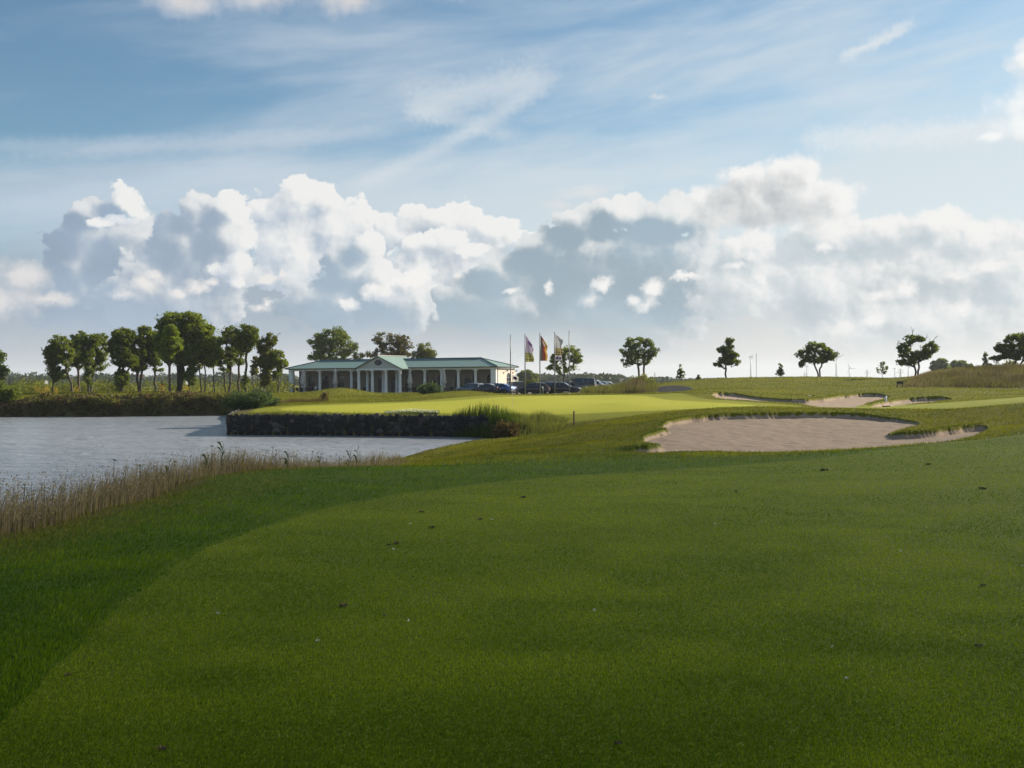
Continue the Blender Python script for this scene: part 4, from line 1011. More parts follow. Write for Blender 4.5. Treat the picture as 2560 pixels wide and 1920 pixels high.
M_LEAFDARK = leaf_mat('clipped_leaf', (0.018, 0.035, 0.008), (0.05, 0.08, 0.02), 0.2)
def leaf_cards(centers, size, rg, flat=0.0, aspect=0.6):
    """Small rhombic leaves at the given points, turned at random."""
    n = len(centers); d = rg.normal(size=(n, 3)); d[:, 2] *= (1 - flat); d /= np.linalg.norm(d, axis=1)[:, None] + 1e-9
    u = np.cross(d, rg.normal(size=(n, 3))); u /= np.linalg.norm(u, axis=1)[:, None] + 1e-9; w = np.cross(d, u)
    s = (size * rg.uniform(.6, 1.35, n))[:, None]
    c = np.asarray(centers)
    V = np.stack([c - u * s, c + w * s * aspect, c + u * s, c - w * s * aspect], 1).reshape(-1, 3)
    return V, np.arange(4 * n).reshape(-1, 4)
def topiary(loc):
    r_ = empty('potted_ball_tree', loc, 0, 'dark clipped ball tree in a pot against the clubhouse wall', 'potted plant')
    MB().lathe([(.16, 0), (.22, .35), (.24, .4), (.2, .4)], 14).build('pot', M_DARKTRIM, r_, True)
    MB().tube([(0, 0, .38), (.01, 0, 1.0), (0, 0, 1.45)], .035, 6).build('trunk', simple_mat('stem_bark', (.06, .045, .03)), r_)
    rg = np.random.default_rng(3); p = rg.normal(size=(1500, 3)); p /= np.linalg.norm(p, axis=1)[:, None]; p = p * (.48 * rg.uniform(.75, 1, 1500)[:, None]) + (0, 0, 1.65)
    V, F = leaf_cards(p, .06, rg); link('crown', np_mesh('crown', V, F, [M_LEAFDARK], attrs={'tint': np.repeat(rg.random(1500), 4)}), r_)
topiary(clubspot(1083, .9))
mb = MB(); mb.box((0, .0, .45), (.5, .05, .8)); mb.tube([(-.2, -.03, .06), (-.2, -.03, .9)], .02); mb.tube([(.2, -.03, .06), (.2, -.03, .9)], .02)
o = mb.build('menu_board', M_WHITE); o.location = clubspot(853, -.8); o.rotation_euler = (-.12, 0, CRZ); tag(o, 'small white menu board standing on the terrace left of the portico', 'board')

# ------------------------------------------------------------------ flagpoles and banners
M_POLE = simple_mat('flagpole_aluminium', (0.20, 0.20, 0.205), 0.45, metal=0.1)
poles = [(1276.5, 838, 987, 123.0), (1313, 836, 985.2, 121.5), (1350, 834, 984, 120.5), (1387, 831.5, 982.8, 119.5), (1423.5, 828.6, 981.3, 118.0)]
pol = []
plabs = ['bare flagpole nearest the clubhouse end wall', 'flagpole flying the lilac and plaid banner', 'flagpole flying the red and gold banner', 'flagpole flying the white banner beside the leafy tree', 'bare flagpole in front of the leafy tree, beside the van']
for (px, yt, yb, Y), lab in zip(poles, plabs):
    b = spot(px, yb, Y); h = (yb - yt) / FPX * Y; g = gz(b[0], b[1])
    r_ = empty('flagpole', (b[0], b[1], g), 0, lab, 'flagpole', 'flagpoles by the car park'); h += b[2] - g
    MB().tube([(0, 0, -.1), (0, 0, h * .33), (0, 0, h * .66), (0, 0, h)], [.075, .07, .06, .045], 12).build('pole', M_POLE, r_, True)
    MB().lathe([(.05, h), (.07, h + .03), (.05, h + .07), (.01, h + .09)], 12).build('cap', M_POLE, r_, True)
    MB().lathe([(.16, -.05), (.16, .04), (.1, .06), (.08, .12)], 12).build('foot', M_METAL, r_, True)
    pol.append((b, h, g))
def flag_mat(name, fn):
    m, t, out = new_mat(name)
    s = t.n.new('ShaderNodeAttribute'); s.attribute_name = 'across'; r = t.n.new('ShaderNodeAttribute'); r.attribute_name = 'down'
    c = fn(t, s.outputs['Fac'], r.outputs['Fac'])
    d = t.n.new('ShaderNodeBsdfDiffuse'); t.put(d.inputs[0], c); q = t.n.new('ShaderNodeBsdfTranslucent'); t.put(q.inputs[0], c)
    x = t.n.new('ShaderNodeMixShader'); x.inputs[0].default_value = .58; t.l.new(d.outputs[0], x.inputs[1]); t.l.new(q.outputs[0], x.inputs[2]); t.l.new(x.outputs[0], out.inputs['Surface'])
    return m
def band(t, v, a, b): return t.math('MULTIPLY', t.math('GREATER_THAN', v, a), t.math('LESS_THAN', v, b))
def oval(t, s, r, cx, cy, rx, ry):
    return t.math('LESS_THAN', t.math('ADD', t.math('POWER', t.math('DIVIDE', t.math('SUBTRACT', s, cx), rx), 2.0), t.math('POWER', t.math('DIVIDE', t.math('SUBTRACT', r, cy), ry), 2.0)), 1.0)
def plaid(t, s, r, base):
    c = base
    for k in (.12, .48, .80): c = t.mix(t.math('MULTIPLY', band(t, s, k, k + .12), .5), c, (.06, .07, .05))
    for k in (.665, .76, .88): c = t.mix(t.math('MULTIPLY', band(t, r, k, k + .025), .65), c, (.05, .05, .05))
    return c
def f_lilac(t, s, r):
    c = t.mix(oval(t, s, r, .62, .20, .34, .11), (.52, .48, .56), (.28, .20, .38))
    return t.mix(t.math('GREATER_THAN', r, .63), c, plaid(t, s, r, (.55, .53, .25)))
def f_gold(t, s, r):
    c = t.mix(t.math('GREATER_THAN', s, .34), (.22, .215, .205), (.46, .15, .13)); c = t.mix(t.math('GREATER_THAN', s, .67), c, (.60, .45, .17))
    c = t.mix(oval(t, s, r, .56, .25, .2, .13), c, (.62, .55, .52))
    return c
def f_white(t, s, r):
    c = t.mix(band(t, r, .52, .80), (.58, .58, .60), plaid(t, s, r, (.52, .46, .27)))
    for cx in (.26, .74): c = t.mix(oval(t, s, r, cx, .91, .19, .055), c, (.16, .10, .24))
    for k, (a, b) in enumerate(((.10, .38), (.45, .62), (.68, .9))): c = t.mix(t.math('MULTIPLY', t.math('MULTIPLY', band(t, s, a, b), band(t, r, .09 + .02 * k, .12 + .02 * k)), .5), c, (.3, .3, .34))
    return c
flags = [(1, 'banner_flag', 'tall lilac-grey banner flag with plaid lower half on the second pole', f_lilac, 1.05, 3.15, .06, .95, .3), (2, 'banner_flag', 'tall black, red and gold banner flag with pale emblem on the middle pole', f_gold, .92, 3.05, .10, .75, .8), (3, 'banner_flag', 'tall white banner flag with plaid band and two dark ovals', f_white, .92, 3.15, .06, .35, 1.7)]
for k, nm, lab, fn, w, hh, top, droop, ph in flags:
    b, h, g = pol[k]; n1_, n2_ = 24, 48; V = []; F = []; sA_, rA_ = [], []
    for j in range(n2_ + 1):
        r = j / n2_
        # a free-hanging banner: the fly edge folds in and out down its height
        wid = w * (1 - .22 * math.sin(2.2 * math.pi * r + ph) ** 2 * (1 - r * .5)) * (.55 + .45 * min(1, r * 5 + .35))
        for i in range(n1_ + 1):
            s = i / n1_
            x = wid * s; y = .16 * s * math.sin(7 * s - 5 * r + ph) + .06 * s * math.sin(14 * r + 6 * s)
            z = h - top - .12 - hh * r - droop * (s ** 1.3) * (1 - r) ** 1.6
            V.append((x + .07, y, z)); sA_.append(s); rA_.append(r)
    for j in range(n2_):
        for i in range(n1_): q = j * (n1_ + 1) + i; F.append((q, q + 1, q + n1_ + 2, q + n1_ + 1))
    o = link(nm, np_mesh(nm, V, np.array(F), [flag_mat(nm + '_cloth', fn)], True, {'across': np.array(sA_), 'down': np.array(rA_)}), loc=(b[0], b[1], g))
    so = o.modifiers.new('thickness', 'SOLIDIFY'); so.thickness = .006
    o.rotation_euler = (0, 0, -.25); tag(o, lab, 'flag', 'banner flags on the poles')

# ------------------------------------------------------------------ flagsticks on the greens, stakes, posts, rakes, sign
M_STICK = simple_mat('flagstick', (.55, .5, .45), .4); M_STAKE = simple_mat('brown_stake', (.10, .035, .022), .7); M_RED = simple_mat('red_paint', (.45, .03, .02), .5); M_WPOST = simple_mat('white_post_paint', (.78, .78, .76), .5)
def pin_cloth(t, s, r): return t.mix(oval(t, s, r, .5, .48, .34, .30), (.72, .70, .70), (.09, .05, .16))
M_PIN = flag_mat('pin_flag_cloth', pin_cloth); M_PINW = flag_mat('plain_pin_flag_cloth', lambda t, s, r: (.75, .75, .77))
def flagstick(loc, h, mat, label, w=.46, hh=.36, rz=-.3):
    r_ = empty('golf_flagstick', loc, 0, label, 'flagstick')
    MB().tube([(0, 0, -.1), (0, 0, h)], [.011, .008], 8).build('pole', M_STICK, r_)
    V = []; F = []; a_, d_ = [], []
    for j in range(9):
        for i in range(13):
            s, r = i / 12, j / 8; V.append((w * s * (1 - .08 * r), .05 * math.sin(6 * s + r * 2) * s, h - .03 - hh * r - .12 * s * s)); a_.append(s); d_.append(r)
    for j in range(8):
        for i in range(12): q = j * 13 + i; F.append((q, q + 1, q + 14, q + 13))
    o = link('flag', np_mesh('flag', V, np.array(F), [mat], True, {'across': np.array(a_), 'down': np.array(d_)}), r_); o.rotation_euler = (0, 0, rz)
    so = o.modifiers.new('thickness', 'SOLIDIFY'); so.thickness = .004
    MB().lathe([(.056, -.02), (.056, .006), (.03, .006), (.03, -.02)], 14).build('cup', M_WPOST, r_)
def on_ground(px, Y):
    x = (px - 1280.0) / FPX * Y; return (x, Y, gz(x, Y))
p = on_ground(1280.5, 70.0); flagstick(p, 1.6 - (937 - hor(1280)) / FPX * 70 - p[2], M_PIN, 'flagstick on the near green with a white flag bearing a dark oval')
for px, Y, yt, lab in ((112, 135, 966, 'far flagstick with white flag at the left, left of the tall tree group'), (303, 138, 962, 'far flagstick with white flag under the tall trees'), (464, 138, 961, 'far flagstick with white flag by the last trunks of the tall tree group')):
    p = on_ground(px, Y); flagstick(p, max(1.6, EYE - (yt - hor(px)) / FPX * Y - p[2]), M_PINW, lab, .55, .42)
def stake(px, Y, top_y, mat, label, r=.045, name='marker_stake'):
    p = on_ground(px, Y); h = EYE - (top_y - hor(px)) / FPX * Y - p[2]
    mb = MB(); mb.lathe([(r * .7, -.15), (r, 0), (r, h - .05), (r * .7, h), (.005, h + .015)], 10)
    o = mb.build(name, mat, None, True); o.location = p; tag(o, label, 'stake')
stake(1240.3, 63.5, 1013, M_STAKE, 'thin brown stake rising from the reeds at the edge of the green')
stake(1434.5, 57.5, 1027.5, M_STAKE, 'brown wooden stake alone on the mown slope left of the bunker')
stake(836, 96, 1007, M_RED, 'short red stake in the rough behind the green', .05)
stake(2214.5, 77.5, 990, M_WPOST, 'white marker post standing in the small shaded bunker', .085, 'marker_post')
M_RAKEB = simple_mat('black_plastic', (.012, .012, .013), .4)
def rake(h0, h1, e, label):
    """Rake lying on the ground: head between h0 and h1, handle end at e (photo spots on the ground)."""
    A_, B_, E_ = (Vector((*ground_at(*q), 0)) for q in (h0, h1, e))
    for q in (A_, B_, E_): q.z = gz(q.x, q.y) + .05
    mid = (A_ + B_) / 2; E_ = mid + (E_ - mid).normalized() * 1.5; E_.z = gz(E_.x, E_.y) + .06
    d = (B_ - A_); d = d.normalized() * max(.6, min(d.length, 1.0)) / 2
    r_ = empty('bunker_rake', mid, 0, label, 'rake', 'bunker rakes')
    mb = MB(); mb.tube([-d, d], .035, 8)
    for k in range(11): q = -d + d * 2 * k / 10; mb.tube([q, q + Vector((0, 0, -.07))], .010, 5)
    mb.build('head', M_RAKEB, r_); MB().tube([(0, 0, 0), (E_ - mid) * .5, E_ - mid], [.018, .017, .016], 8).build('handle', simple_mat('rake_handle', (.16, .15, .14), .4), r_, True)
rake((1635, 1069), (1660, 1082), (1672, 1094), 'black bunker rake lying at the left edge of the big near bunker')
rake((2022, 989), (2037, 990.5), (2000, 994), 'bunker rake lying on the turf lip above the sunlit bunker')
rake((1993, 1010.5), (2008, 1010.5), (1984, 999), 'bunker rake lying in the sand of the sunlit bunker')
rake((2207, 1010.5), (2224, 1010.5), (2240, 1008), 'bunker rake lying at the foot of the white marker post')
p = on_ground(2250, 99.0); r_ = empty('notice_board', p, .15, 'dark wooden notice board on two posts at the foot of the brown grass mound', 'sign')
M_BOARD = simple_mat('stained_board', (.022, .018, .018), .7)
zt_ = EYE - (953 - hor(2250)) / FPX * 99 - p[2]
MB().box((0, 0, zt_ - .13), (.62, .05, .26)).build('board', M_BOARD, r_, bevel=.008)
for s in (-1, 1): MB().box((s * .28, .04, zt_ / 2 - .05), (.06, .06, zt_ + .1)).build('post', M_BOARD, r_)
mb = MB()
for k in range(6): mb.box((-.2 + k * .08, -.03, zt_ - .12), (.045, .008, .07))
mb.box((0, -.0285, zt_ - .12), (.46, .006, .02)); mb.build('lettering', simple_mat('faded_lettering', (.06, .055, .055)), r_)
# roadside post, low post and the orange cone by the end wall
p = on_ground(1353.5, 121.0); M_GREENP = simple_mat('dark_green_paint', (.03, .055, .045), .45)
r_ = empty('rounded_bin', p, 0, 'dark green round-topped litter bin standing at the foot of the middle flagpole', 'bin'); h = 1.0
MB().lathe([(.22, 0), (.24, .04), (.24, h * .78), (.21, h * .9), (.13, h * .98), (.02, h)], 18).build('body', M_GREENP, r_, True); MB().box((0, -.235, h * .7), (.22, .03, .12)).build('slot', M_RAKEB, r_)
p = on_ground(1292, 121.5); mb = MB(); mb.box((0, 0, .35), (.34, .34, .7)); mb.box((0, 0, .72), (.4, .4, .06)); o = mb.build('stone_post', simple_mat('grey_post_stone', (.10, .095, .09), .8)); o.location = p; tag(o, 'low square stone post at the car park edge, near the bare flagpole', 'post')
p = on_ground(1284, 150.0); r_ = empty('traffic_cone', (p[0], p[1], p[2]), 0, 'orange cone standing by the clubhouse end wall', 'cone'); M_ORANGE = simple_mat('orange_plastic', (.55, .10, .03), .5)
MB().lathe([(.26, .04), (.10, .62), (.05, .8), (.03, .82)], 14).build('cone', M_ORANGE, r_, True); MB().box((0, 0, .02), (.62, .62, .04)).build('base', M_ORANGE, r_)
p = on_ground(731, 150.0); o = MB().lathe([(.01, 0), (.12, .03), (.16, .14), (.12, .26), (.01, .30)], 14).build('marker_ball', M_WPOST, None, True); o.location = p; tag(o, 'small white ball marker on the grass by the clubhouse left corner', 'marker')
# ------------------------------------------------------------------ parked cars
M_TYRE = simple_mat('tyre_rubber', (.012, .012, .012), .8); M_RIM = simple_mat('alloy_rim', (.45, .45, .46), .3, metal=.8)
M_CARGLASS, t, out = new_mat('car_glass'); principled(t, out, (.010, .013, .016), .03, .8)
M_TAIL = simple_mat('tail_lamp_lens', (.30, .01, .012), .2); M_HEAD = simple_mat('head_lamp_lens', (.6, .62, .64), .12); M_PLASTIC = simple_mat('bumper_plastic', (.018, .018, .019), .6); M_PLATE = simple_mat('number_plate', (.65, .65, .62), .5)
_paint = {}
def paint(col, metal=.35):
    col = tuple(c * 1.5 + .006 for c in col)
    if col not in _paint: _paint[col] = simple_mat('car_paint', col, .28, .5, metal, .03, 1.0, coat=.8)
    return _paint[col]
SHAPES = {  # length, width, belt height, roof height, [x of: bonnet front, windscreen base, roof front, roof rear, rear glass base], bonnet height, boot height
    'estate': (4.75, 1.84, .93, 1.47, (2.30, 1.00, .28, -1.62, -2.22), .80, .92),
    'hatch':  (4.20, 1.76, .92, 1.46, (2.02, .98, .30, -1.45, -2.02), .80, .92),
    'sedan':  (4.70, 1.82, .92, 1.43, (2.26, .96, .18, -.95, -1.75), .80, .98),
    'coupe':  (4.40, 1.80, .90, 1.36, (2.10, .82, .05, -1.0, -1.95), .78, .95),
    'van':    (4.40, 1.80, 1.00, 1.82, (2.10, 1.30, .55, -2.0, -2.14), .95, 1.0),
    'suv':    (4.60, 1.88, 1.02, 1.70, (2.20, 1.00, .30, -1.70, -2.20), .95, 1.0)}
def make_car(kind, mat, loc, rz, label, name='parked_car', small=False):
    L, Wd, zb, zr, (xf, xw, xr0, xr1, xg), hb, tb = SHAPES[kind]; w = Wd / 2; h = L / 2
    r_ = empty(name, loc, rz, label, 'van' if kind == 'van' else 'car', 'cars parked by the clubhouse')
    # body: lofted sections from nose to tail, wheel arches cut in the sill line
    st = [(h, .55 * w, .38, .60), (h - .06, .80 * w, .26, hb - .12), (h - .30, .93 * w, .22, hb - .03), (h - .85, w, .22, hb + .02), (xw, w, .22, zb - .01), (xr0, w, .22, zb), (-.6, w, .22, zb + .02), (xr1 + .3, w, .22, zb + .02), (-h + .55, w * .99, .22, max(tb, zb)), (-h + .2, .95 * w, .25, tb), (-h + .04, .86 * w, .30, tb - .06), (-h, .70 * w, .40, tb - .25)]
    V = []; F = []; n = 10
    for x, q, z0, z1 in st:
        V += [(x, -q * .80, z0), (x, -q * .97, z0 + .14), (x, -q, z0 + (z1 - z0) * .55), (x, -q * .97, z1 - .05), (x, -q * .86, z1), (x, q * .86, z1), (x, q * .97, z1 - .05), (x, q, z0 + (z1 - z0) * .55), (x, q * .97, z0 + .14), (x, q * .80, z0)]
    for i in range(len(st) - 1):
        for j in range(n): a, b = i * n + j, i * n + (j + 1) % n; F.append((a, b, b + n, a + n))
    F.append(tuple(range(n))); F.append(tuple((len(st) - 1) * n + j for j in range(n)))
    mb = MB(); mb.v = V; mb.f = F
    wx = (h - .88, -h + .92); wr = .33 if kind not in ('suv',) else .37
    body = mb.build('body', mat, r_, True)
    body.data.polygons.foreach_set('use_smooth', np.ones(len(body.data.polygons), bool))
    mb = MB()
    for x in wx:
        for s in (-1, 1): mb.lathe([(wr + .07, -.02), (wr + .07, .02), (.02, .02)], 20)
    # roof shell and pillars
    wt = w * .74; wb = w * .93
    P = lambda x, q, z: (x, q, z)
    def panel(nm, pts, m, th=.02, parent=r_):
        m2 = MB(); c = [Vector(p) for p in pts]; nrm = (c[1] - c[0]).cross(c[2] - c[0]).normalized() * th
        k = len(c); m2.add([tuple(p) for p in c] + [tuple(p - nrm) for p in c], [tuple(range(k)), tuple(k + i for i in reversed(range(k)))] + [(i, k + i, k + (i + 1) % k, (i + 1) % k) for i in range(k)])
        return m2.build(nm, m, parent)
    roof = MB(); prof = [(xr0 + .12, zr - .10), (xr0 - .15, zr - .02), ((xr0 + xr1) / 2, zr), (xr1 + .2, zr - .04), (xr1, zr - .09)]
    for x, z in prof: roof.v += [(x, -wt - .05, z - .10), (x, -wt, z - .03), (x, -wt * .6, z), (x, wt * .6, z), (x, wt, z - .03), (x, wt + .05, z - .10)]
    for i in range(len(prof) - 1):
        for j in range(5): a = i * 6 + j; roof.f.append((a, a + 1, a + 7, a + 6))
    rf = roof.build('roof', mat, r_, True); so = rf.modifiers.new('thickness', 'SOLIDIFY'); so.thickness = .03
    g0, g1 = zb - .01, zr - .12
    panel('windscreen', [P(xw, -wb, g0), P(xw, wb, g0), P(xr0 + .1, wt, g1 + .02), P(xr0 + .1, -wt, g1 + .02)], M_CARGLASS)
    panel('rear_window', [P(xg, wb * .96, tb), P(xg, -wb * .96, tb), P(xr1 + .02, -wt, g1), P(xr1 + .02, wt, g1)], M_CARGLASS)
    for s in (-1, 1):
        panel('side_window', [P(xw - .05, s * wb, g0), P(xr0 + .05, s * (wt + .04), g1), P(xr1 + .05, s * (wt + .04), g1), P(xg + .1, s * wb, max(g0, tb - .02))][::s], M_CARGLASS)
    pil = MB()
    for s in (-1, 1):
        for (x0, x1, r0) in ((xw, xr0 + .08, .035), ((xr0 + xr1) / 2 + .15, (xr0 + xr1) / 2 + .05, .035), (xg + .02, xr1, .06)):
            pil.tube([(x0, s * (wb + .005), g0), (x1, s * (wt + .05), g1 + .02)], r0, 6)
        if kind in ('estate', 'van', 'suv'): pil.tube([(xr1 + .75, s * (wb + .005), g0), (xr1 + .65, s * (wt + .05), g1 + .02)], .04, 6)
    pil.build('pillars', mat, r_)
    if kind in ('estate', 'suv'):
        for s in (-1, 1): MB().tube([(xr0 - .2, s * (wt - .02), zr + .03), (xr1 + .3, s * (wt - .02), zr + .02)], .02, 6).build('roof_rail', M_METAL, r_)
    for s in (-1, 1):
        mb = MB(); mb.box((h - .22, s * w * .66, hb - .14), (.22, w * .34, .13)); mb.build('headlight', M_HEAD, r_, bevel=.03)
        mb = MB(); mb.box((-h + .10, s * w * .72, tb - .16), (.16, w * .36, .17)); mb.build('tail_light', M_TAIL, r_, bevel=.03)
        mb = MB(); mb.box((xw - .15, s * (w + .08), zb + .06), (.12, .16, .12)); mb.build('wing_mirror', mat, r_, bevel=.03)
    mb = MB(); mb.box((h - .10, 0, .40), (.16, Wd * .80, .22)); mb.build('front_bumper', M_PLASTIC, r_, bevel=.04)
    mb = MB(); mb.box((-h + .09, 0, .42), (.20, Wd * .84, .20)); bp = mb.build('rear_bumper', M_PLASTIC, r_, bevel=.04)
    mb = MB(); mb.box((-h - .012, 0, .66), (.02, .5, .11)); mb.build('number_plate', M_PLATE, r_)
    for x in wx:
        for s in (-1, 1):
            y = s * (w - .10)
            def wt_(a, b, t_): return (x + a, t_, wr + b)
            mb = MB(); prof = [(wr * .62, -.11), (wr * .95, -.11), (wr, -.07), (wr, .07), (wr * .95, .11), (wr * .62, .11)]; m_ = 20
            for r0, yy in prof:
                for j in range(m_): a = 2 * math.pi * j / m_; mb.v.append((x + r0 * math.cos(a), y + yy, wr + r0 * math.sin(a)))
            for i in range(len(prof)):
                for j in range(m_): a, b = i * m_ + j, i * m_ + (j + 1) % m_; i2_ = (i + 1) % len(prof); mb.f.append((a, b, i2_ * m_ + (j + 1) % m_, i2_ * m_ + j))
            wl = mb.build('wheel', M_TYRE, r_, True)
            rm = MB(); rm.tube([(x, y + s * .085, wr), (x, y + s * .10, wr)], [wr * .60, wr * .56], 20)
            rm.build('rim', M_RIM, wl)
            arch = MB(); arch.tube([(x, s * (w - .30), wr + .02), (x, s * (w + .006), wr + .02)], [wr + .075, wr + .075], 20); arch.build('wheel_arch', M_PLASTIC, r_)
    return r_
def park(kind, px, Y, deg, col, label, metal=.35, dz=0.0):
    """deg: direction of the nose, degrees anticlockwise from pointing right."""
    x = (px - 1280.0) / FPX * Y; make_car(kind, paint(col, metal), (x, Y, gz(x, Y) + dz), R(deg), label)
park('estate', 1179, 139, 142, (.08, .095, .11), 'grey-blue estate car nearest the clubhouse columns, nose to the left', .5)
park('coupe', 1216, 134, 150, (.020, .012, .022), 'very dark car just behind the grey estate, tail glinting')
park('hatch', 1231, 138, 150, (.16, .17, .19), 'light grey car squeezed between the dark car and the blue car', .5)
park('coupe', 1249, 134.0, 150, (.012, .055, .22), 'bright blue car beside the bare flagpole at the clubhouse end')
park('suv', 1291, 148, 100, (.02, .02, .022), 'black tall car standing behind the orange cone')
park('hatch', 1334, 128, 168, (.010, .010, .012), 'black hatchback behind the second flagpole, nose to the left')
park('estate', 1366, 132, 160, (.012, .03, .10), 'dark blue estate car between the bin and the fourth flagpole')
park('sedan', 1408, 129, -16, (.012, .013, .018), 'black saloon with pale windscreen, nose right, at the last flagpole')
park('sedan', 1426, 133, -16, (.022, .023, .027), 'dark grey saloon behind the black saloon, nose right')
park('van', 1450, 135, 165, (.018, .022, .024), 'dark van with a silver-lit tail, taller than the cars around it')
park('hatch', 1489, 138, -20, (.30, .31, .32), 'silver car with bright windscreen right of the dark van', .6)
park('hatch', 1506, 143, -20, (.24, .25, .26), 'pale grey car, middle one of the three above the tall grass', .6)
park('sedan', 1522, 145, -20, (.34, .35, .36), 'silver car farthest right, half hidden by tall grass', .6)
# ------------------------------------------------------------------ trees
def bark_mat(name, c0, c1):
    m, t, out = new_mat(name); oc = t.n.new('ShaderNodeTexCoord').outputs['Object']
    n = t.noise(t.vec('MULTIPLY', oc, (9, 9, 2)), 1.0, 5.0, .65); principled(t, out, t.mix(n, c0, c1), .85, .2, bump=n, bstr=.6, bdist=.03); return m
M_BARK = bark_mat('grey_bark', (.045, .038, .030), (.13, .11, .09)); M_BARKD = bark_mat('dark_bark', (.022, .019, .015), (.07, .058, .046))
L_ASH = leaf_mat('ash_leaf', (.085, .120, .012), (.235, .265, .034), .5)
L_DARK = leaf_mat('dark_leaf', (.070, .102, .013), (.19, .22, .034), .48)
L_LIGHT = leaf_mat('light_leaf', (.12, .17, .016), (.26, .30, .035), .5)
L_FAR = leaf_mat('far_wood_leaf', (.030, .046, .026), (.062, .080, .042), .3)
L_OLIVE = leaf_mat('olive_leaf', (.085, .105, .016), (.21, .205, .045), .48)
L_TURN = leaf_mat('turning_leaf', (.07, .068, .017), (.19, .14, .04), .46)

def tree(name, base, Y, crowns, label, seed, leaf, bark=None, nclump=34, per=85, lsize=.13, rc=.62, tr=.0, group=None, stems=1, bare=0, fork=.35, lean=0.0, fill=.55, cat='tree', depth=.8):
    """Trunk and limbs grown towards clumps of leaves spread through the crown's lobes. base and crowns are surveyed spots at distance Y."""
    rg = np.random.default_rng(seed); bark = bark or M_BARK
    nclump = int(nclump * (1.75 if group == 'scattered trees on the hill' else 2.7)); rc *= .74; per = per * .62; lsize *= .92
    bx = (base[0] - 1280.0) / FPX * Y; bz = gz(bx, Y); m = Y / FPX
    root = empty(name, (bx, Y, bz), 0, label, cat, group)
    lobes = [((cx - base[0]) * m, EYE - (cy - hor(cx)) * m - bz, rx * m, ry * m) for cx, cy, rx, ry in crowns]
    area = np.array([l[2] * l[3] for l in lobes]); area /= area.sum()
    bumps = rg.normal(size=(len(lobes), 9, 3)); bumps /= np.linalg.norm(bumps, axis=2)[:, :, None]
    def bump(li, d): return (.60 if group == 'scattered trees on the hill' else .78) + .50 * np.clip(np.max(np.einsum('nkj,nj->nk', bumps[li], d), axis=1), 0, 1) ** 5
    C = []; tries = 0; md = rc * .62
    while len(C) < nclump and tries < nclump * 60:
        tries += 1; li = int(rg.choice(len(lobes), p=area)); l = lobes[li]
        d = rg.normal(size=3); d /= np.linalg.norm(d); q = rg.uniform(fill ** 3, 1) ** (1 / 3) * 1.0 * float(bump(np.array([li]), d[None])[0])
        p = np.array([l[0] + d[0] * q * l[2], d[1] * q * l[2] * depth, l[1] + d[2] * q * l[3]])
        if all(np.sum((p - c) ** 2) > md * md for c in C): C.append(p)
    C = np.array(C)
    top = max(l[1] for l in lobes); low = min(l[1] - l[3] for l in lobes); zf = max(.35, low * .75 + fork * (top - low) * .25)
    pos = [np.array([0, 0, -.25])]; par = [-1]
    cen = C.mean(0)
    for s in range(stems):
        a = 0
        off = np.array([(s - (stems - 1) / 2) * .16, rg.uniform(-.1, .1), 0]) if stems > 1 else np.zeros(3)
        tgt = np.array([cen[0] * .75 + (s - (stems - 1) / 2) * 1.3, rg.uniform(-.4, .4), zf + (top - zf) * .62])
        for k in range(1, 8):
            f = k / 7; p = np.array([off[0] + (tgt[0] + lean * 0) * f ** 1.4, off[1] + tgt[1] * f ** 1.4, -.25 + (tgt[2] + .25) * f]) + rg.normal(size=3) * .05 * (1 + top * .06) * np.array([1, 1, .3])
            pos.append(p); par.append(a); a = len(pos) - 1
    trunk_n = len(pos)
    order = np.argsort(np.linalg.norm(C - np.array([cen[0] * .6, 0, zf]), axis=1)); tips = []
    for ci in order:
        c = C[ci]; A_ = np.array(pos); dv = c - A_; dist = np.linalg.norm(dv, axis=1)
        cost = dist + np.maximum(0, A_[:, 2] - c[2] + dist * .25) * 2.2; cost[A_[:, 2] < zf * .8] += 50
        j = int(np.argmin(cost)); p0 = pos[j]; n = max(1, int(dist[j] / .7)); a = j
        for k in range(1, n + 1):
            f = k / n; p = p0 + (c - p0) * f + np.array([0, 0, .14 * dist[j] * math.sin(math.pi * f)]) * .5 + rg.normal(size=3) * .06 * (1 if k < n else 0)
            pos.append(p); par.append(a); a = len(pos) - 1
        tips.append(a)
        for _ in range(3):
            q = c + rg.normal(size=3) * rc * .55; pos.append(q); par.append(a)
    for _ in range(bare):                      # leafless twigs
        j = int(rg.choice(tips)); p0 = pos[j]; d = rg.normal(size=3); d[2] = abs(d[2]) + .8; d /= np.linalg.norm(d); a = j
        for k in range(3): pos.append(pos[a] + d * rg.uniform(.18, .34) + rg.normal(size=3) * .09); par.append(a); a = len(pos) - 1
        for _k in range(2): pos.append(pos[a - 1] + (d + rg.normal(size=3) * .6) * .32); par.append(a - 1)
    pos = np.array(pos); par = np.array(par); wgt = np.ones(len(pos))
    for i in range(len(pos) - 1, 0, -1): wgt[par[i]] += wgt[i] * 1.0
    rad = .012 * np.sqrt(wgt) * (1 + top * .03); rad = np.minimum(rad, tr or (.035 + top * .017)); rad[0] *= 1.35
    n = 6; V = []; F = []
    for i in range(1, len(pos)):
        a, b = pos[par[i]], pos[i]; d = b - a; L = np.linalg.norm(d)
        if L < 1e-4: continue
        d /= L; u = np.cross(d, [0.3, 1, .2]); u /= np.linalg.norm(u); w = np.cross(d, u); k = len(V)
        for p, r in ((a, min(rad[par[i]], rad[i] * 1.5)), (b, rad[i])):
            for j in range(n): t_ = 2 * math.pi * j / n; V.append(p + (u * math.cos(t_) + w * math.sin(t_)) * r)
        F += [(k + j, k + (j + 1) % n, k + n + (j + 1) % n, k + n + j) for j in range(n)]
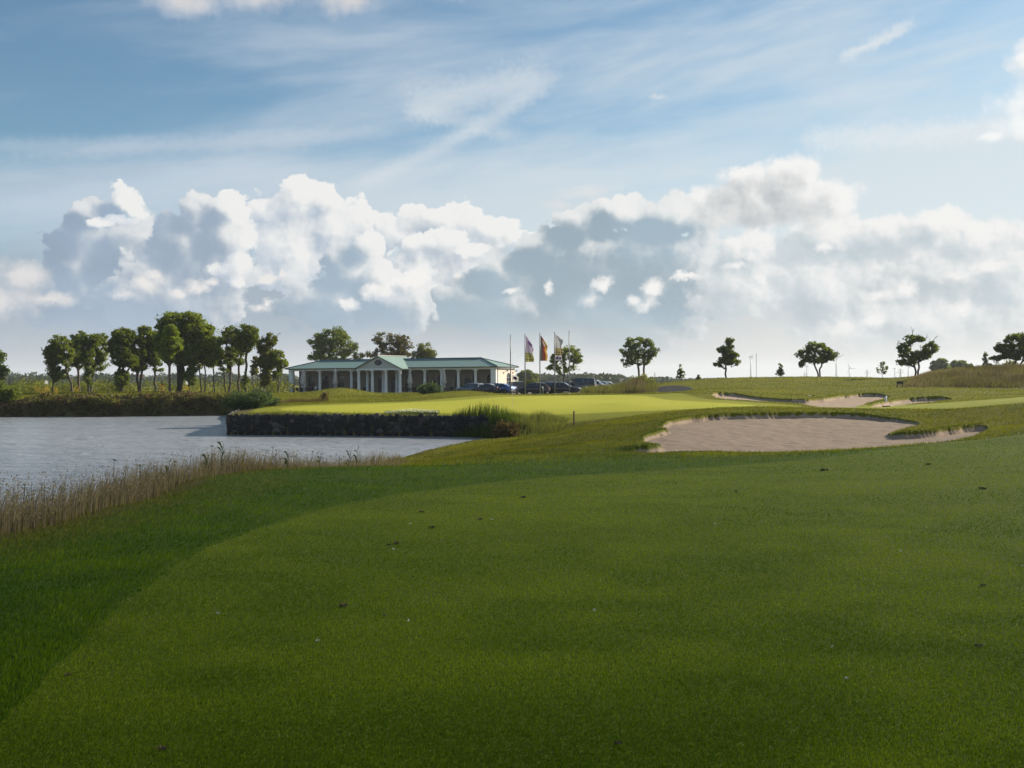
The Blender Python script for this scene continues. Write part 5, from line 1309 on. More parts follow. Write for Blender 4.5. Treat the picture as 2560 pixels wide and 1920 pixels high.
    link('trunk', np_mesh('trunk', V, np.array(F), [bark], True), root)
    pts = []; tint = []
    for c in C:
        k = int(per * 1.5 * rg.uniform(.5, 1.4)); g = rg.normal(size=(k, 3)); g /= np.linalg.norm(g, axis=1)[:, None]
        g *= (rg.uniform(.15, 1, k) ** .5)[:, None] * rc * rg.uniform(.75, 1.25); g[:, 2] *= .72
        pts.append(c + g); tint.append(np.clip(rg.normal(rg.uniform(.2, .65), .2, k), 0, 1))
    k = int(len(C) * per * .16); l_ = rg.choice(len(lobes), k, p=area); d = rg.normal(size=(k, 3)); d /= np.linalg.norm(d, axis=1)[:, None]; d *= rg.uniform(.3, 1.1, k)[:, None] ** .5 * bump(l_, d)[:, None]
    Lb = np.array(lobes)[l_]; pts.append(np.stack([Lb[:, 0] + d[:, 0] * Lb[:, 2], d[:, 1] * Lb[:, 2] * depth, Lb[:, 1] + d[:, 2] * Lb[:, 3]], 1)); tint.append(rg.random(k))
    pts = np.concatenate(pts); tint = np.concatenate(tint)
    V, F = leaf_cards(pts, lsize, rg); link('crown', np_mesh('crown', V, F, [leaf], attrs={'tint': np.repeat(tint, 4)}), root)
    return root

GL = 'row of tall trees beyond the pond'; GR = 'scattered trees on the hill'
tree('ash_tree', (-22, 976), 132, [(-14, 900, 30, 26), (8, 922, 16, 12), (-12, 928, 32, 24)], 'leafy tree cut off by the left edge of the photo', 1, L_DARK, nclump=26, group=GL)
tree('ivy_tree', (134, 974), 134, [(126, 885, 16, 18), (132, 915, 16, 22), (140, 935, 10, 22)], 'short ivy-clad tree with bare twigs, leftmost in the tall row', 2, L_OLIVE, M_BARKD, nclump=22, bare=16, group=GL, rc=.5)
tree('ash_tree', (181, 979), 134, [(150, 858, 26, 20), (140, 888, 22, 24), (165, 885, 22, 30), (160, 935, 16, 12)], 'slender tree leaning left, second from the left of the tall row', 3, L_ASH, nclump=34, group=GL, rc=.55)
tree('ash_tree', (198, 979), 136, [(196, 852, 18, 18), (188, 885, 22, 26), (205, 905, 15, 18)], 'straight slender tree right of the left-leaning one', 4, L_DARK, nclump=26, group=GL, rc=.55)
tree('ivy_tree', (222, 978), 132, [(228, 848, 28, 15), (221, 880, 18, 30), (222, 935, 9, 28)], 'tree with a thick dark ivy-covered trunk and flat-topped crown', 5, L_DARK, M_BARKD, nclump=36, group=GL, rc=.55)
tree('ash_tree', (228, 978), 134, [(252, 850, 16, 16), (254, 882, 20, 30), (250, 915, 20, 14)], 'thin open tree leaning right beside the ivy-covered trunk', 6, L_ASH, nclump=26, per=55, group=GL, rc=.5)
tree('ivy_tree', (304, 976), 131, [(312, 838, 30, 18), (302, 870, 28, 30), (318, 900, 30, 18), (304, 948, 17, 24)], 'dark dense tree bushy right down to the ground', 7, L_DARK, M_BARKD, nclump=62, per=110, group=GL)
tree('ash_tree', (348, 976), 133, [(362, 842, 22, 24), (348, 872, 22, 28), (345, 915, 22, 16)], 'forked tree just right of the dense dark one', 8, L_ASH, nclump=40, stems=2, group=GL)
tree('ash_tree', (388, 976), 134, [(388, 850, 22, 24), (380, 885, 22, 26), (392, 915, 12, 16)], 'leaning tree against the left side of the biggest crown', 9, L_DARK, nclump=34, group=GL)
tree('ash_tree', (448, 975), 130, [(450, 803, 52, 24), (435, 830, 42, 28), (492, 822, 44, 32), (515, 862, 38, 42), (458, 868, 52, 40), (420, 862, 26, 36), (532, 885, 20, 30)], 'biggest tree of the row, with a broad domed crown', 10, L_ASH, M_BARKD, nclump=150, per=105, rc=.72, group=GL, stems=2, tr=.34, lsize=.14)
tree('young_ash_tree', (424, 976), 126, [(426, 830, 18, 18), (428, 858, 26, 26), (418, 885, 20, 22)], 'pale green tree in front of the biggest crown', 11, L_LIGHT, nclump=40, per=95, group=GL, rc=.55)
tree('ivy_tree', (474, 976), 128, [(470, 890, 24, 24), (476, 935, 11, 30)], 'ivy-wrapped trunk under the right half of the biggest crown', 12, L_DARK, M_BARKD, nclump=26, group=GL, rc=.5)
for k, (b, c, lab) in enumerate((((503, 978), [(495, 905, 18, 18), (505, 880, 16, 18)], 'thin trunk slanting left, first right of the ivy-wrapped one'), ((512, 978), [(517, 890, 15, 20)], 'thin upright trunk under the right edge of the biggest crown'),
                             ((536, 977), [(525, 895, 20, 22), (540, 870, 14, 18)], 'thin trunk curving left, below the small right-hand lobe'), ((563, 977), [(545, 905, 14, 10), (556, 890, 12, 14)], 'thinnest leaning trunk in the gap right of the biggest crown'))):
    tree('slender_tree', b, 133 + k, c, lab, 20 + k, L_OLIVE, M_BARKD, nclump=14, per=60, group=GL, rc=.45, tr=.10)
tree('ash_tree', (575, 978), 133, [(570, 842, 20, 22), (576, 885, 16, 24), (566, 915, 14, 12)], 'open narrow tree, third from the right end of the tall row', 30, L_ASH, nclump=26, per=60, group=GL, rc=.5)
tree('ash_tree', (597, 978), 134, [(598, 850, 20, 22), (590, 880, 18, 20), (598, 905, 12, 10)], 'open narrow tree in the middle of the sparse right-hand trio', 31, L_ASH, nclump=24, per=60, group=GL, rc=.5)
tree('ivy_tree', (613, 978), 131, [(618, 832, 26, 20), (606, 862, 20, 22), (632, 850, 16, 20), (612, 950, 7, 22)], 'tall open tree with ivy at its foot, left of the half-dead one', 32, L_ASH, M_BARKD, nclump=36, per=75, group=GL, rc=.52)
tree('half_dead_tree', (662, 976), 130, [(660, 868, 20, 24), (672, 900, 24, 24), (664, 940, 14, 26), (680, 850, 14, 14)], 'half-dead tree with bare grey twigs above green ivy', 33, L_OLIVE, M_BARK, nclump=44, per=85, bare=46, group=GL, rc=.52)
tree('ash_tree', (696, 978), 129, [(694, 892, 18, 16), (704, 912, 16, 16), (692, 935, 12, 14)], 'thin low tree between the half-dead tree and the clubhouse', 34, L_ASH, nclump=20, per=60, group=GL, rc=.45)
tree('slender_tree', (638, 978), 131, [(642, 905, 12, 14), (636, 925, 10, 12)], 'small multi-stemmed tree left of the half-dead one', 35, L_OLIVE, nclump=12, per=45, group=GL, rc=.42, stems=2, tr=.08)
tree('oak_tree', (832, 975), 190, [(832, 842, 34, 24), (806, 862, 32, 22), (858, 868, 34, 26), (825, 885, 50, 20), (790, 895, 18, 10), (895, 890, 14, 8)], 'leafy oak rising behind the left half of the clubhouse roof', 40, L_ASH, M_BARKD, nclump=74, per=75, lsize=.17, rc=.85, group='trees behind the clubhouse')
tree('turning_tree', (976, 975), 192, [(958, 852, 22, 20), (996, 858, 30, 22), (975, 878, 40, 18), (1010, 885, 22, 12), (930, 885, 14, 10)], 'open brownish tree with bare twigs behind the portico gable', 41, L_TURN, M_BARKD, nclump=44, per=55, lsize=.17, rc=.75, bare=40, group='trees behind the clubhouse')
tree('oak_tree', (1062, 975), 188, [(1064, 872, 20, 14), (1046, 888, 14, 8), (1074, 888, 18, 12), (1050, 900, 25, 10)], 'small tree poking over the roof right of the portico', 42, L_OLIVE, M_BARKD, nclump=30, per=60, lsize=.16, rc=.7, group='trees behind the clubhouse')
tree('maple_tree', (1409, 968), 150, [(1424, 882, 30, 20), (1392, 898, 20, 20), (1440, 896, 20, 24), (1382, 918, 14, 10), (1405, 925, 24, 14), (1432, 922, 18, 12)], 'round tree with V-shaped limbs behind the flagpoles', 43, L_ASH, nclump=46, per=75, group=GR, rc=.55)
tree('maple_tree', (1606, 952), 146, [(1590, 858, 30, 18), (1572, 880, 26, 24), (1618, 868, 22, 22), (1606, 895, 30, 22), (1566, 905, 18, 16), (1634, 880, 18, 14)], 'broad open tree with forked trunk between flagpoles and hill', 44, L_DARK, nclump=58, per=70, group=GR, rc=.55, stems=2, bare=8)
tree('narrow_maple', (1815, 950), 139, [(1824, 856, 10, 16), (1812, 876, 20, 16), (1826, 892, 24, 18), (1808, 902, 18, 12), (1832, 905, 16, 10), (1800, 912, 12, 6)], 'upright spire-topped tree on the hill crest', 45, L_DARK, nclump=48, per=80, group=GR, rc=.48, bare=6)
tree('maple_tree', (2049, 944), 138, [(2042, 868, 32, 16), (2014, 886, 24, 18), (2072, 886, 26, 18), (2042, 898, 34, 14), (2008, 908, 12, 8)], 'umbrella-shaped tree with spreading stems on the hill crest', 46, L_DARK, nclump=60, per=80, group=GR, rc=.5, stems=2)
tree('maple_tree', (2291, 947), 125, [(2276, 848, 22, 10), (2302, 846, 10, 8), (2258, 872, 18, 16), (2328, 872, 20, 16), (2275, 894, 28, 18), (2310, 890, 20, 14), (2255, 908, 14, 6)], 'vase-shaped tree with bare upper stems beside the notice board', 47, L_DARK, nclump=58, per=75, group=GR, rc=.46, bare=24, stems=2)
tree('maple_tree', (2542, 924), 116, [(2545, 848, 34, 24), (2510, 872, 26, 20), (2580, 860, 36, 34), (2550, 880, 50, 26), (2492, 898, 14, 12), (2600, 890, 40, 26)], 'dense dark tree at the right edge above the brown mound', 48, L_DARK, nclump=90, per=95, group=GR, rc=.52, stems=2)
GS = 'staked young saplings'
tree('sapling', (1703, 952), 128, [(1703, 918, 4, 8), (1700, 930, 7, 9), (1706, 934, 8, 10), (1698, 942, 9, 6)], 'leafy pointed sapling left of the upright tree', 50, L_DARK, nclump=15, per=26, rc=.24, lsize=.09, group=GS, tr=.03)
tree('sapling', (1952, 944), 134, [(1952, 916, 4, 8), (1951, 928, 7, 8), (1950, 934, 10, 6)], 'cone-shaped sapling left of the umbrella-shaped tree', 51, L_DARK, nclump=15, per=26, rc=.24, lsize=.09, group=GS, tr=.03)
tree('sapling', (2205, 945), 133, [(2207, 910, 6, 6), (2200, 922, 12, 8), (2212, 920, 8, 6), (2205, 932, 12, 5)], 'thin open sapling left of the vase-shaped tree', 52, L_DARK, nclump=14, per=20, rc=.22, lsize=.09, group=GS, tr=.025)
tree('sapling', (2464, 926), 113, [(2465, 886, 4, 7), (2462, 898, 6, 9), (2464, 910, 5, 8), (2476, 914, 5, 6)], 'narrow sapling on the brown mound beside the dense dark tree', 53, L_DARK, nclump=14, per=24, rc=.22, lsize=.08, group=GS, tr=.025)
tree('conifer', (1746, 949), 150, [(1746, 941, 2, 3), (1746, 945, 4, 3)], 'tiny dark conifer behind the left shoulder of the hill', 54, L_DARK, nclump=10, per=50, rc=.22, lsize=.08, tr=.05)
tree('field_tree', (2350, 942), 290, [(2352, 910, 18, 12), (2342, 920, 12, 10), (2362, 922, 14, 10), (2336, 936, 12, 5)], 'far hazy round tree beyond the brown mound, left one of the pair', 55, L_DARK, nclump=30, per=70, rc=.9, lsize=.25, group='far pair of trees')
tree('field_tree', (2402, 940), 300, [(2396, 914, 22, 10), (2416, 920, 18, 10), (2385, 926, 12, 8)], 'far hazy spreading tree beyond the brown mound, right one of the pair', 56, L_DARK, nclump=34, per=70, rc=.9, lsize=.25, group='far pair of trees')
tree('field_tree', (1318, 968), 300, [(1318, 936, 18, 10), (1330, 945, 18, 14), (1306, 948, 16, 14), (1320, 955, 24, 10)], 'big round tree in the distance right of the clubhouse end wall', 57, L_DARK, nclump=50, per=80, rc=1.0, lsize=.28)

# ------------------------------------------------------------------ far woods, hedge, houses
def mass(name, spots, leaf, label, per, lsize, rg, flat=.75, kind='stuff', shell=.35, group=None, cat=None):
    """Foliage mass: (x, y, z, rx, ry, rz) lumps filled with leaf cards near their surface."""
    P_ = []; T_ = []
    for (x, y, z, rx, ry, rz) in spots:
        k = max(6, int(per * rg.uniform(.7, 1.3))); d = rg.normal(size=(k, 3)); d /= np.linalg.norm(d, axis=1)[:, None]
        q = rg.uniform(shell, 1, k)[:, None] ** .6 * (1 + .22 * np.sin(d[:, :1] * 7 + x) * np.cos(d[:, 2:] * 6 + y))
        p = d * q * (rx, ry, rz) + (x, y, z); P_.append(p); T_.append(np.clip(rg.normal(rg.uniform(.15, .7), .2, k), 0, 1))
    p = np.concatenate(P_); V, F = leaf_cards(p, lsize, rg)
    o = link(name, np_mesh(name, V, F, [leaf], attrs={'tint': np.repeat(np.concatenate(T_), 4)})); tag(o, label, cat, group, kind); return o
rg = np.random.default_rng(99)
def lumps(px0, px1, Y0, Y1, top0, top1, n, wid=(3, 6)):
    out_ = []
    for _ in range(n):
        px = rg.uniform(px0, px1); Y = rg.uniform(Y0, Y1); x = (px - 1280) / FPX * Y
        ty = rg.uniform(top0, top1); h = max(2.0, EYE - (ty - hor(px)) / FPX * Y - (-.5)); w = rg.uniform(*wid) * Y / 400
        out_.append((x, Y, -.5 + h * .55, w, w, h * .47)); out_.append((x + rg.uniform(-.6, .6) * w, Y + 2, -.5 + h * .3, w * 1.1, w, h * .32))
    return out_
far_l = lumps(-260, 740, 420, 620, 930, 952, 110) + lumps(60, 130, 400, 420, 938, 946, 6, (5, 8)) + lumps(225, 280, 420, 440, 935, 944, 5, (6, 9)) + lumps(-200, 740, 640, 900, 936, 950, 70, (4, 7))
far_r = lumps(1295, 1560, 430, 520, 934, 950, 60) + lumps(1440, 1545, 400, 430, 934, 945, 16, (4, 7)) + lumps(1540, 1690, 520, 640, 942, 952, 30) + lumps(1770, 1870, 700, 800, 943, 948, 6) + lumps(1670, 1790, 600, 700, 944, 949, 12)
far_m = lumps(740, 1295, 480, 640, 940, 952, 60)
far_e = lumps(-900, -260, 400, 620, 930, 952, 70) + lumps(2600, 3400, 430, 620, 930, 952, 70)
mass('far_treeline', far_l + far_m + far_r + far_e, L_FAR, 'hazy line of distant woods along the horizon', 150, .75, rg, shell=.6)
hed = []
for _ in range(75):
    px = rg.uniform(-220, 340); Y = 158 + rg.uniform(-2, 2); hed.append(((px - 1280) / FPX * Y, Y, .15 + rg.uniform(-.1, .25), 1.3, 1.1, 1.0))
o = mass('hedge', hed, L_OLIVE, 'low green hedge far beyond the pond at the left, behind the white flag', 130, .17, rg, kind='thing', cat='hedge')
us = []
for _ in range(120):
    px = rg.uniform(40, 725); Y = rg.uniform(146, 175); us.append(((px - 1280) / FPX * Y, Y, rg.uniform(.2, .9), rg.uniform(1.2, 2.2), 1.2, rg.uniform(.8, 1.8)))
mass('undergrowth', us, L_OLIVE, 'dark scrub growing at the feet of the tall tree row', 120, .16, rg)
def house(px, Y, w, h, wall, roofc, label):
    x = (px - 1280) / FPX * Y; r_ = empty('farmhouse', (x, Y, -.5), .3, label, 'house')
    mb = MB(); mb.box((0, 0, h / 2), (w, w * .6, h)); wl = mb.build('wall', simple_mat('house_wall', wall, .8), r_)
    mb = MB(); mb.prism([(-w * .36, h), (w * .36, h), (0, h + w * .34)], lambda a, z, t_: (t_, a, z), -w * .53, w * .53); rf = mb.build('roof', simple_mat('house_roof', roofc, .8), r_)
    MB().box((w * .2, 0, h + w * .3), (.5, .5, 1.4)).build('chimney', simple_mat('chimney_brick', (.2, .09, .06), .8), rf)
    for k in (-1, 0, 1): MB().box((k * w * .28, -w * .3 - .03, h * .55), (w * .1, .08, h * .3)).build('window', M_GLASS, r_)
house(337, 520, 9, 3.0, (.30, .28, .26), (.15, .075, .055), 'far farmhouse with a red roof glimpsed between the tall trunks')
house(183, 520, 5, 3.0, (.45, .44, .42), (.18, .15, .14), 'small pale far house glimpsed behind the leaning trees')

# ------------------------------------------------------------------ bank plants round the pond
L_BROWN = leaf_mat('dry_brown_leaf', (.060, .045, .020), (.18, .125, .055), .3); L_BANK = leaf_mat('bank_weed_leaf', (.065, .075, .014), (.21, .19, .055), .4)
L_WILLOW = leaf_mat('willow_leaf', (.045, .075, .028), (.10, .14, .055), .35); L_YELLOW = leaf_mat('yellow_bloom', (.30, .20, .02), (.45, .33, .04), .3)
L_STRAW = leaf_mat('straw', (.090, .070, .048), (.30, .235, .165), .35); L_REED = leaf_mat('reed_leaf', (.035, .062, .008), (.11, .145, .026), .4); L_GRASSY = leaf_mat('tall_green_grass', (.09, .11, .026), (.22, .215, .062), .4)
L_WHITEF = leaf_mat('white_bloom', (.5, .5, .46), (.75, .75, .70), .3)
bank = []; bank_b = []
for _ in range(1150):
    px = rg.uniform(-120, 600); x0 = (px - 1280) / FPX * 103.4; s = rg.random()
    y0 = float(np.interp(x0, [p[0] for p in far_shore[:8]], [p[1] for p in far_shore[:8]])) + .2 + s * 2.2
    top_ = max(-.4, gz(x0, y0 + 1.2)); f = rg.random() ** .8; z = WZ + .1 + (top_ - WZ - .05) * f * (.55 + .62 * float(vnoise(np.array([x0 * .33]), np.array([3.3]))[0])); w = rg.uniform(.35, .75)
    (bank_b if rg.random() < .2 + .35 * f else bank).append((x0, y0 - .55 + 1.2 * f * s, z, w, w, rg.uniform(.35, .65)))
for _ in range(60):
    x0 = rg.uniform(-50, -29); y0 = float(np.interp(x0, [p[0] for p in far_shore[:8]], [p[1] for p in far_shore[:8]])) + rg.uniform(.6, 2.6); w = rg.uniform(.4, 1.1); (bank if rg.random() < .6 else bank_b).append((x0, y0, gz(x0, y0) + rg.uniform(.0, .25), w, w * .7, rg.uniform(.2, .6)))
mass('bank_weeds', bank, L_BANK, 'dense olive weeds covering the far bank of the pond', 85, .12, rg)
mass('dry_bank_weeds', bank_b, L_BROWN, 'brown withered weeds mixed into the far bank of the pond', 80, .11, rg)
yl = []
for px, py in ((110, 985), (118, 988), (140, 990), (466, 982), (95, 995), (190, 985), (405, 990)):
    for _ in range(5): Y = 104.5 + rg.uniform(-.5, .8); x0 = (px + rg.uniform(-6, 6) - 1280) / FPX * Y; yl.append((x0, Y, gz(x0, Y) + rg.uniform(.7, 1.2), .18, .18, .25))
mass('yellow_flowers', yl, L_YELLOW, 'yellow goldenrod flowering along the top of the far bank', 22, .06, rg)
def bush(name, px, Y, w, h, leaf, label, seed, n=26, per=110, ls=.09, upright=0.0, group=None):
    g = np.random.default_rng(seed); x = (px - 1280) / FPX * Y; z = max(gz(x, Y), WZ); r_ = empty(name, (x, Y, z), 0, label, 'bush', group)
    stems = MB(); pts = []; tn = []
    for k in range(n):
        a = g.uniform(0, 2 * math.pi); rr_ = math.sqrt(g.random()); tx, ty = math.cos(a) * rr_ * w / 2, math.sin(a) * rr_ * w / 2 * .7
        tz = h * (1 - .55 * rr_ ** 2) * g.uniform(.7, 1.05); stems.tube([(tx * .25, ty * .25, -.1), (tx * .7, ty * .7, tz * .5), (tx, ty, tz)], [.025, .015, .006], 5)
        q = per; f = g.uniform(.15, 1.0, q)[:, None]; c = np.array([tx, ty, tz]); b = np.array([tx * .3, ty * .3, 0])
        p = b + (c - b) * f + g.normal(size=(q, 3)) * np.array([.16, .16, .12]) * (.6 + w * .16); pts.append(p); tn.append(np.clip(g.normal(.45, .25, q), 0, 1))
    stems.build('stems', M_BARKD, r_); p = np.concatenate(pts); p[:, 2] = np.maximum(p[:, 2], .02)
    V, F = leaf_cards(p, ls, g, aspect=.28 if upright else .6); link('foliage', np_mesh('foliage', V, F, [leaf], attrs={'tint': np.repeat(np.concatenate(tn), 4)}), r_); return r_
bush('willow_bush', 622, 78, 3.8, 1.75, L_WILLOW, 'grey-green willow bush at the left tip of the green, above the wall end', 1, 40, 130, .13, 1)
bush('willow_bush', 668, 82, 2.2, 1.25, L_WILLOW, 'lower willow bush just right of the big one by the wall end', 2, 24, 110, .12, 1)
bush('willow_bush', 1073, 113, 3.3, 1.6, L_WILLOW, 'willowy bush in the grass before the clubhouse right wing', 3, 36, 110, .13, 1)
bush('dark_bush', 14, 103.3, 3.0, 2.2, L_DARK, 'dark bush hanging over the water at the left end of the far bank', 4, 30, 110, .12)
bush('dark_bush', 562, 104, 1.3, 1.7, L_OLIVE, 'small upright dark bush near the right end of the far bank', 5, 16, 90, .10)
bush('shrub', 1605, 121, 3.6, 1.5, L_OLIVE, 'rounded shrub in the tall dry grass below the forked tree', 6, 34, 100, .10)
bush('shrub', 1330, 172, 3.2, 2.2, L_OLIVE, 'green shrub behind the black hatchback at the car park', 7, 26, 110, .14)
bush('shrub', 1400, 165, 3.4, 1.7, L_OLIVE, 'brownish shrub behind the saloons at the car park', 8, 26, 110, .14)
bush('shrub', 812, 93, .7, .9, L_BROWN, 'small dark thistle clump behind the green, near the red stake', 9, 9, 50, .08)
bush('shrub', 2527, 117, 2.0, 1.2, L_OLIVE, 'low shrub at the foot of the dense dark tree on the mound', 10, 20, 90, .09)

def blades(name, xy, h, w, leaf, label, rg, lean=.25, kind='stuff', z=None, seg=2, heads=0.0, tint=None, curve=1.0, cat=None, group=None):
    """Grass blades: tapering bent strips, all in one mesh."""
    n = len(xy); xy = np.asarray(xy, float); z = ground_z(xy[:, 0], xy[:, 1])[0] if False else (z if z is not None else ground_z(xy[:, 0], xy[:, 1]))
    h = h * rg.uniform(.55, 1.25, n) if np.isscalar(h) else h; w = np.full(n, w) if np.isscalar(w) else w
    a = rg.uniform(0, 2 * math.pi, n); dx, dy = np.cos(a), np.sin(a); b = rg.normal(.15, .8, n) ; l = np.abs(rg.normal(0, lean, n)) + .03
    lx, ly = np.cos(b) * l, np.sin(b) * l
    rows = []
    for k in range(seg + 1):
        f = k / seg; ww = w * (1 - f) ** .7 / 2 if k < seg else np.zeros(n)
        cx = xy[:, 0] + lx * h * f ** (1 + curve); cy = xy[:, 1] + ly * h * f ** (1 + curve); cz = z + h * f * (1 - .25 * l * f)
        if k < seg: rows.append(np.stack([cx - dx * ww, cy - dy * ww, cz], 1)); rows.append(np.stack([cx + dx * ww, cy + dy * ww, cz], 1))
        else: rows.append(np.stack([cx, cy, cz], 1))
    m = len(rows); V = np.stack(rows, 1).reshape(-1, 3); base = np.arange(n)[:, None] * m; F = []
    for k in range(seg - 1): F.append(base + np.array([2 * k, 2 * k + 1, 2 * k + 3, 2 * k + 2]))
    F.append(base + np.array([2 * seg - 2, 2 * seg - 1, 2 * seg]))
    tt = tint if tint is not None else np.clip(rg.normal(.45, .25, n), 0, 1)
    T = np.repeat(tt, m)
    if heads > 0:
        pick = np.nonzero(rg.random(n) < heads)[0]; tip = rows[-1][pick]
        ps = np.concatenate([tip + rg.normal(size=tip.shape) * np.array([.012, .012, .03]) * (1 + h[pick][:, None]) for _ in range(5)])
        V2, F2 = leaf_cards(ps, .010 * (1 + float(np.mean(h))), rg, aspect=.45); F2 = F2 + len(V); V = np.concatenate([V, V2]); F.append(F2); T = np.concatenate([T, np.clip(rg.normal(.75, .2, len(V2)), 0, 1)])
    o = link(name, np_mesh(name, V, F, [leaf], attrs={'tint': T})); return tag(o, label, cat, group, kind)
def scatter(poly, n, rg, dens=None):
    lo, hi = poly.min(0), poly.max(0); out_ = []
    while sum(len(q) for q in out_) < n:
        p = rg.uniform(lo, hi, (n * 2, 2)); k = sdist(p[:, 0], p[:, 1], poly) > 0
        if dens is not None: k &= rg.random(len(p)) < dens(p[:, 0], p[:, 1])
        out_.append(p[k])
    return np.concatenate(out_)[:n]
# near bank: straw-coloured tall grass with seed heads, umbels and a few reeds
dens_near = lambda x, y: np.clip(vnoise(x * .9, y * .9, 3) * 1.1, .12, 1) * np.clip(1.0 * (14.0 / np.maximum(np.hypot(x, y), 8)) ** .6, .3, 1)
xy = scatter(BANK[(BANK[:, 1] < 90)], 40000, rg, dens_near); d_ = sdist(xy[:, 0], xy[:, 1], BANK); hh_ = np.clip(.22 + d_ * .42, .14, .62) * rg.uniform(.5, 1.25, len(xy)) * np.clip(1.15 - .008 * xy[:, 1], .75, 1.1)
blades('dry_bank_grass', xy, hh_, .006 + .00035 * np.hypot(xy[:, 0], xy[:, 1]), L_STRAW, 'tall straw-coloured grass with seed heads along the near edge of the pond', rg, .22, heads=.30)
xy = scatter(BANK, 5000, rg, dens_near); d_ = sdist(xy[:, 0], xy[:, 1], BANK); blades('green_bank_grass', xy, np.clip(.12 + d_ * .25, .08, .5) * rg.uniform(.5, 1.2, len(xy)), .010, L_GRASSY, 'green grass growing through the straw along the near edge of the pond', rg, .3)
xy = scatter(BANK, 420, rg); d_ = sdist(xy[:, 0], xy[:, 1], BANK); xy = xy[(d_ > .9) & (xy[:, 1] > 9)]
zq = ground_z(xy[:, 0], xy[:, 1]); hq = rg.uniform(.45, .85, len(xy)); mbv = []; 
V_ = []; F_ = []; T_ = []
for (x, y), z, h in zip(xy, zq, hq):
    dark = rg.random() < .82
    k = len(V_); V_ += [(x - .006, y, z), (x + .006, y, z), (x + .004 + h * .06, y, z + h), (x - .004 + h * .06, y, z + h)]; F_.append((k, k + 1, k + 2, k + 3)); T_ += [.1] * 4
    for _ in range(9):
        a, r = rg.uniform(0, 6.28), rg.uniform(0, .05); cx, cy, cz = x + h * .06 + math.cos(a) * r, y + math.sin(a) * r, z + h + rg.uniform(-.015, .02); s = .014
        k = len(V_); V_ += [(cx - s, cy, cz), (cx, cy - s, cz + .006), (cx + s, cy, cz), (cx, cy + s, cz + .01)]; F_.append((k, k + 1, k + 2, k + 3)); T_ += [0.0 if dark else 1.0] * 4
M_UMB = leaf_mat('umbel', (.035, .026, .018), (.42, .38, .32), .2)
o = link('wild_carrot', np_mesh('wild_carrot', V_, np.array(F_), [M_UMB], attrs={'tint': np.array(T_)})); tag(o, 'dried and white wild carrot umbels standing above the bank grass', None, None, 'stuff')
def reed_stalk(px, Y, h, label, seed):
    g = np.random.default_rng(seed); x = (px - 1280) / FPX * Y; z = gz(x, Y); mb = MB(); mb.tube([(0, 0, -.05), (.03, 0, h * .6), (.07, 0, h)], [.008, .006, .003], 5)
    for k in range(9):
        f = .25 + k * .075; a = g.choice((-1, 1)) * g.uniform(.25, .8); L = g.uniform(.14, .28); b = Vector((.06 * f, 0, h * f)); u = Vector((math.sin(a), g.uniform(-.4, .4), math.cos(a))); e = b + u * L + Vector((0, 0, -.06)); m = b + u * L * .55
        mb.add([b + Vector((0, .01, 0)), b - Vector((0, .01, 0)), m + Vector((.012, 0, .012)), m - Vector((.012, 0, .012)), e], [(0, 1, 3, 2), (2, 3, 4)])
    o = mb.build('reed_stalk', L_REED); o.location = (x, Y, z); tag(o, label, 'reed', 'single tall reeds on the near bank')
for k, (px, Y, h, lab) in enumerate(((550, 20.5, .66, 'tallest single reed above the near bank grass'), (512, 20.0, .50, 'thin reed with drooping leaves left of the tallest one'), (415, 18.5, .55, 'short reed left of the taller pair on the near bank'), (715, 23.5, .5, 'small leafy reed against the water, right of the tallest one'), (795, 25.5, .52, 'leafy reed beside a shorter one near the middle of the near bank'), (888, 26.5, .62, 'rightmost bushy reed on the near bank'), (868, 26.2, .5, 'short reed beside the rightmost bushy one'))):
    reed_stalk(px, Y, h, lab, k)
# reeds and long grass where the wall ends
REED = np.array([spot(1128, 1040, 62.2)[:2], spot(1180, 1040, 61.2)[:2], spot(1260, 1040, 59.2)[:2], spot(1300, 1040, 58.6)[:2], spot(1300, 1040, 61.5)[:2], spot(1230, 1040, 62.8)[:2], spot(1130, 1040, 62.9)[:2]])
xy = scatter(REED, 2600, rg); zq = np.maximum(ground_z(xy[:, 0], xy[:, 1]), WZ - .2); hq = np.interp((xy[:, 0] / xy[:, 1]) * FPX + 1280, [1125, 1160, 1200, 1250, 1300], [.5, .9, 1.2, 1.05, .6]) * rg.uniform(.55, 1.1, len(xy))
blades('pond_reeds', xy, hq, .030, L_REED, 'dark green reeds growing from the water at the right end of the stone wall', rg, .16, z=zq, seg=3, heads=.04)
TALL = np.array([spot(1235, 1080, 57.5)[:2], spot(1330, 1098, 55.5)[:2], spot(1400, 1085, 56.5)[:2], spot(1425, 1060, 60)[:2], spot(1390, 1045, 62.5)[:2], spot(1250, 1042, 63.2)[:2], spot(1240, 1060, 61.5)[:2]])
xy = scatter(TALL, 9000, rg, lambda x, y: np.clip(vnoise(x * 1.1, y * 1.1, 9) * 1.3 - .1, .1, 1)); zq = np.maximum(ground_z(xy[:, 0], xy[:, 1]), WZ - .05); d_ = np.clip(sdist(xy[:, 0], xy[:, 1], TALL) / 1.2, .25, 1)
blades('tall_bank_grass', xy, .68 * d_ * rg.uniform(.4, 1.1, len(xy)), .022, L_GRASSY, 'pale green long grass between the reeds and the mown slope', rg, .3, z=zq, heads=.15)
bush('grass_tussock', 1268, 57.0, 1.5, 1.15, L_BROWN, 'brown dried tussock in front of the reeds at the water edge', 21, 26, 110, .10, 1)
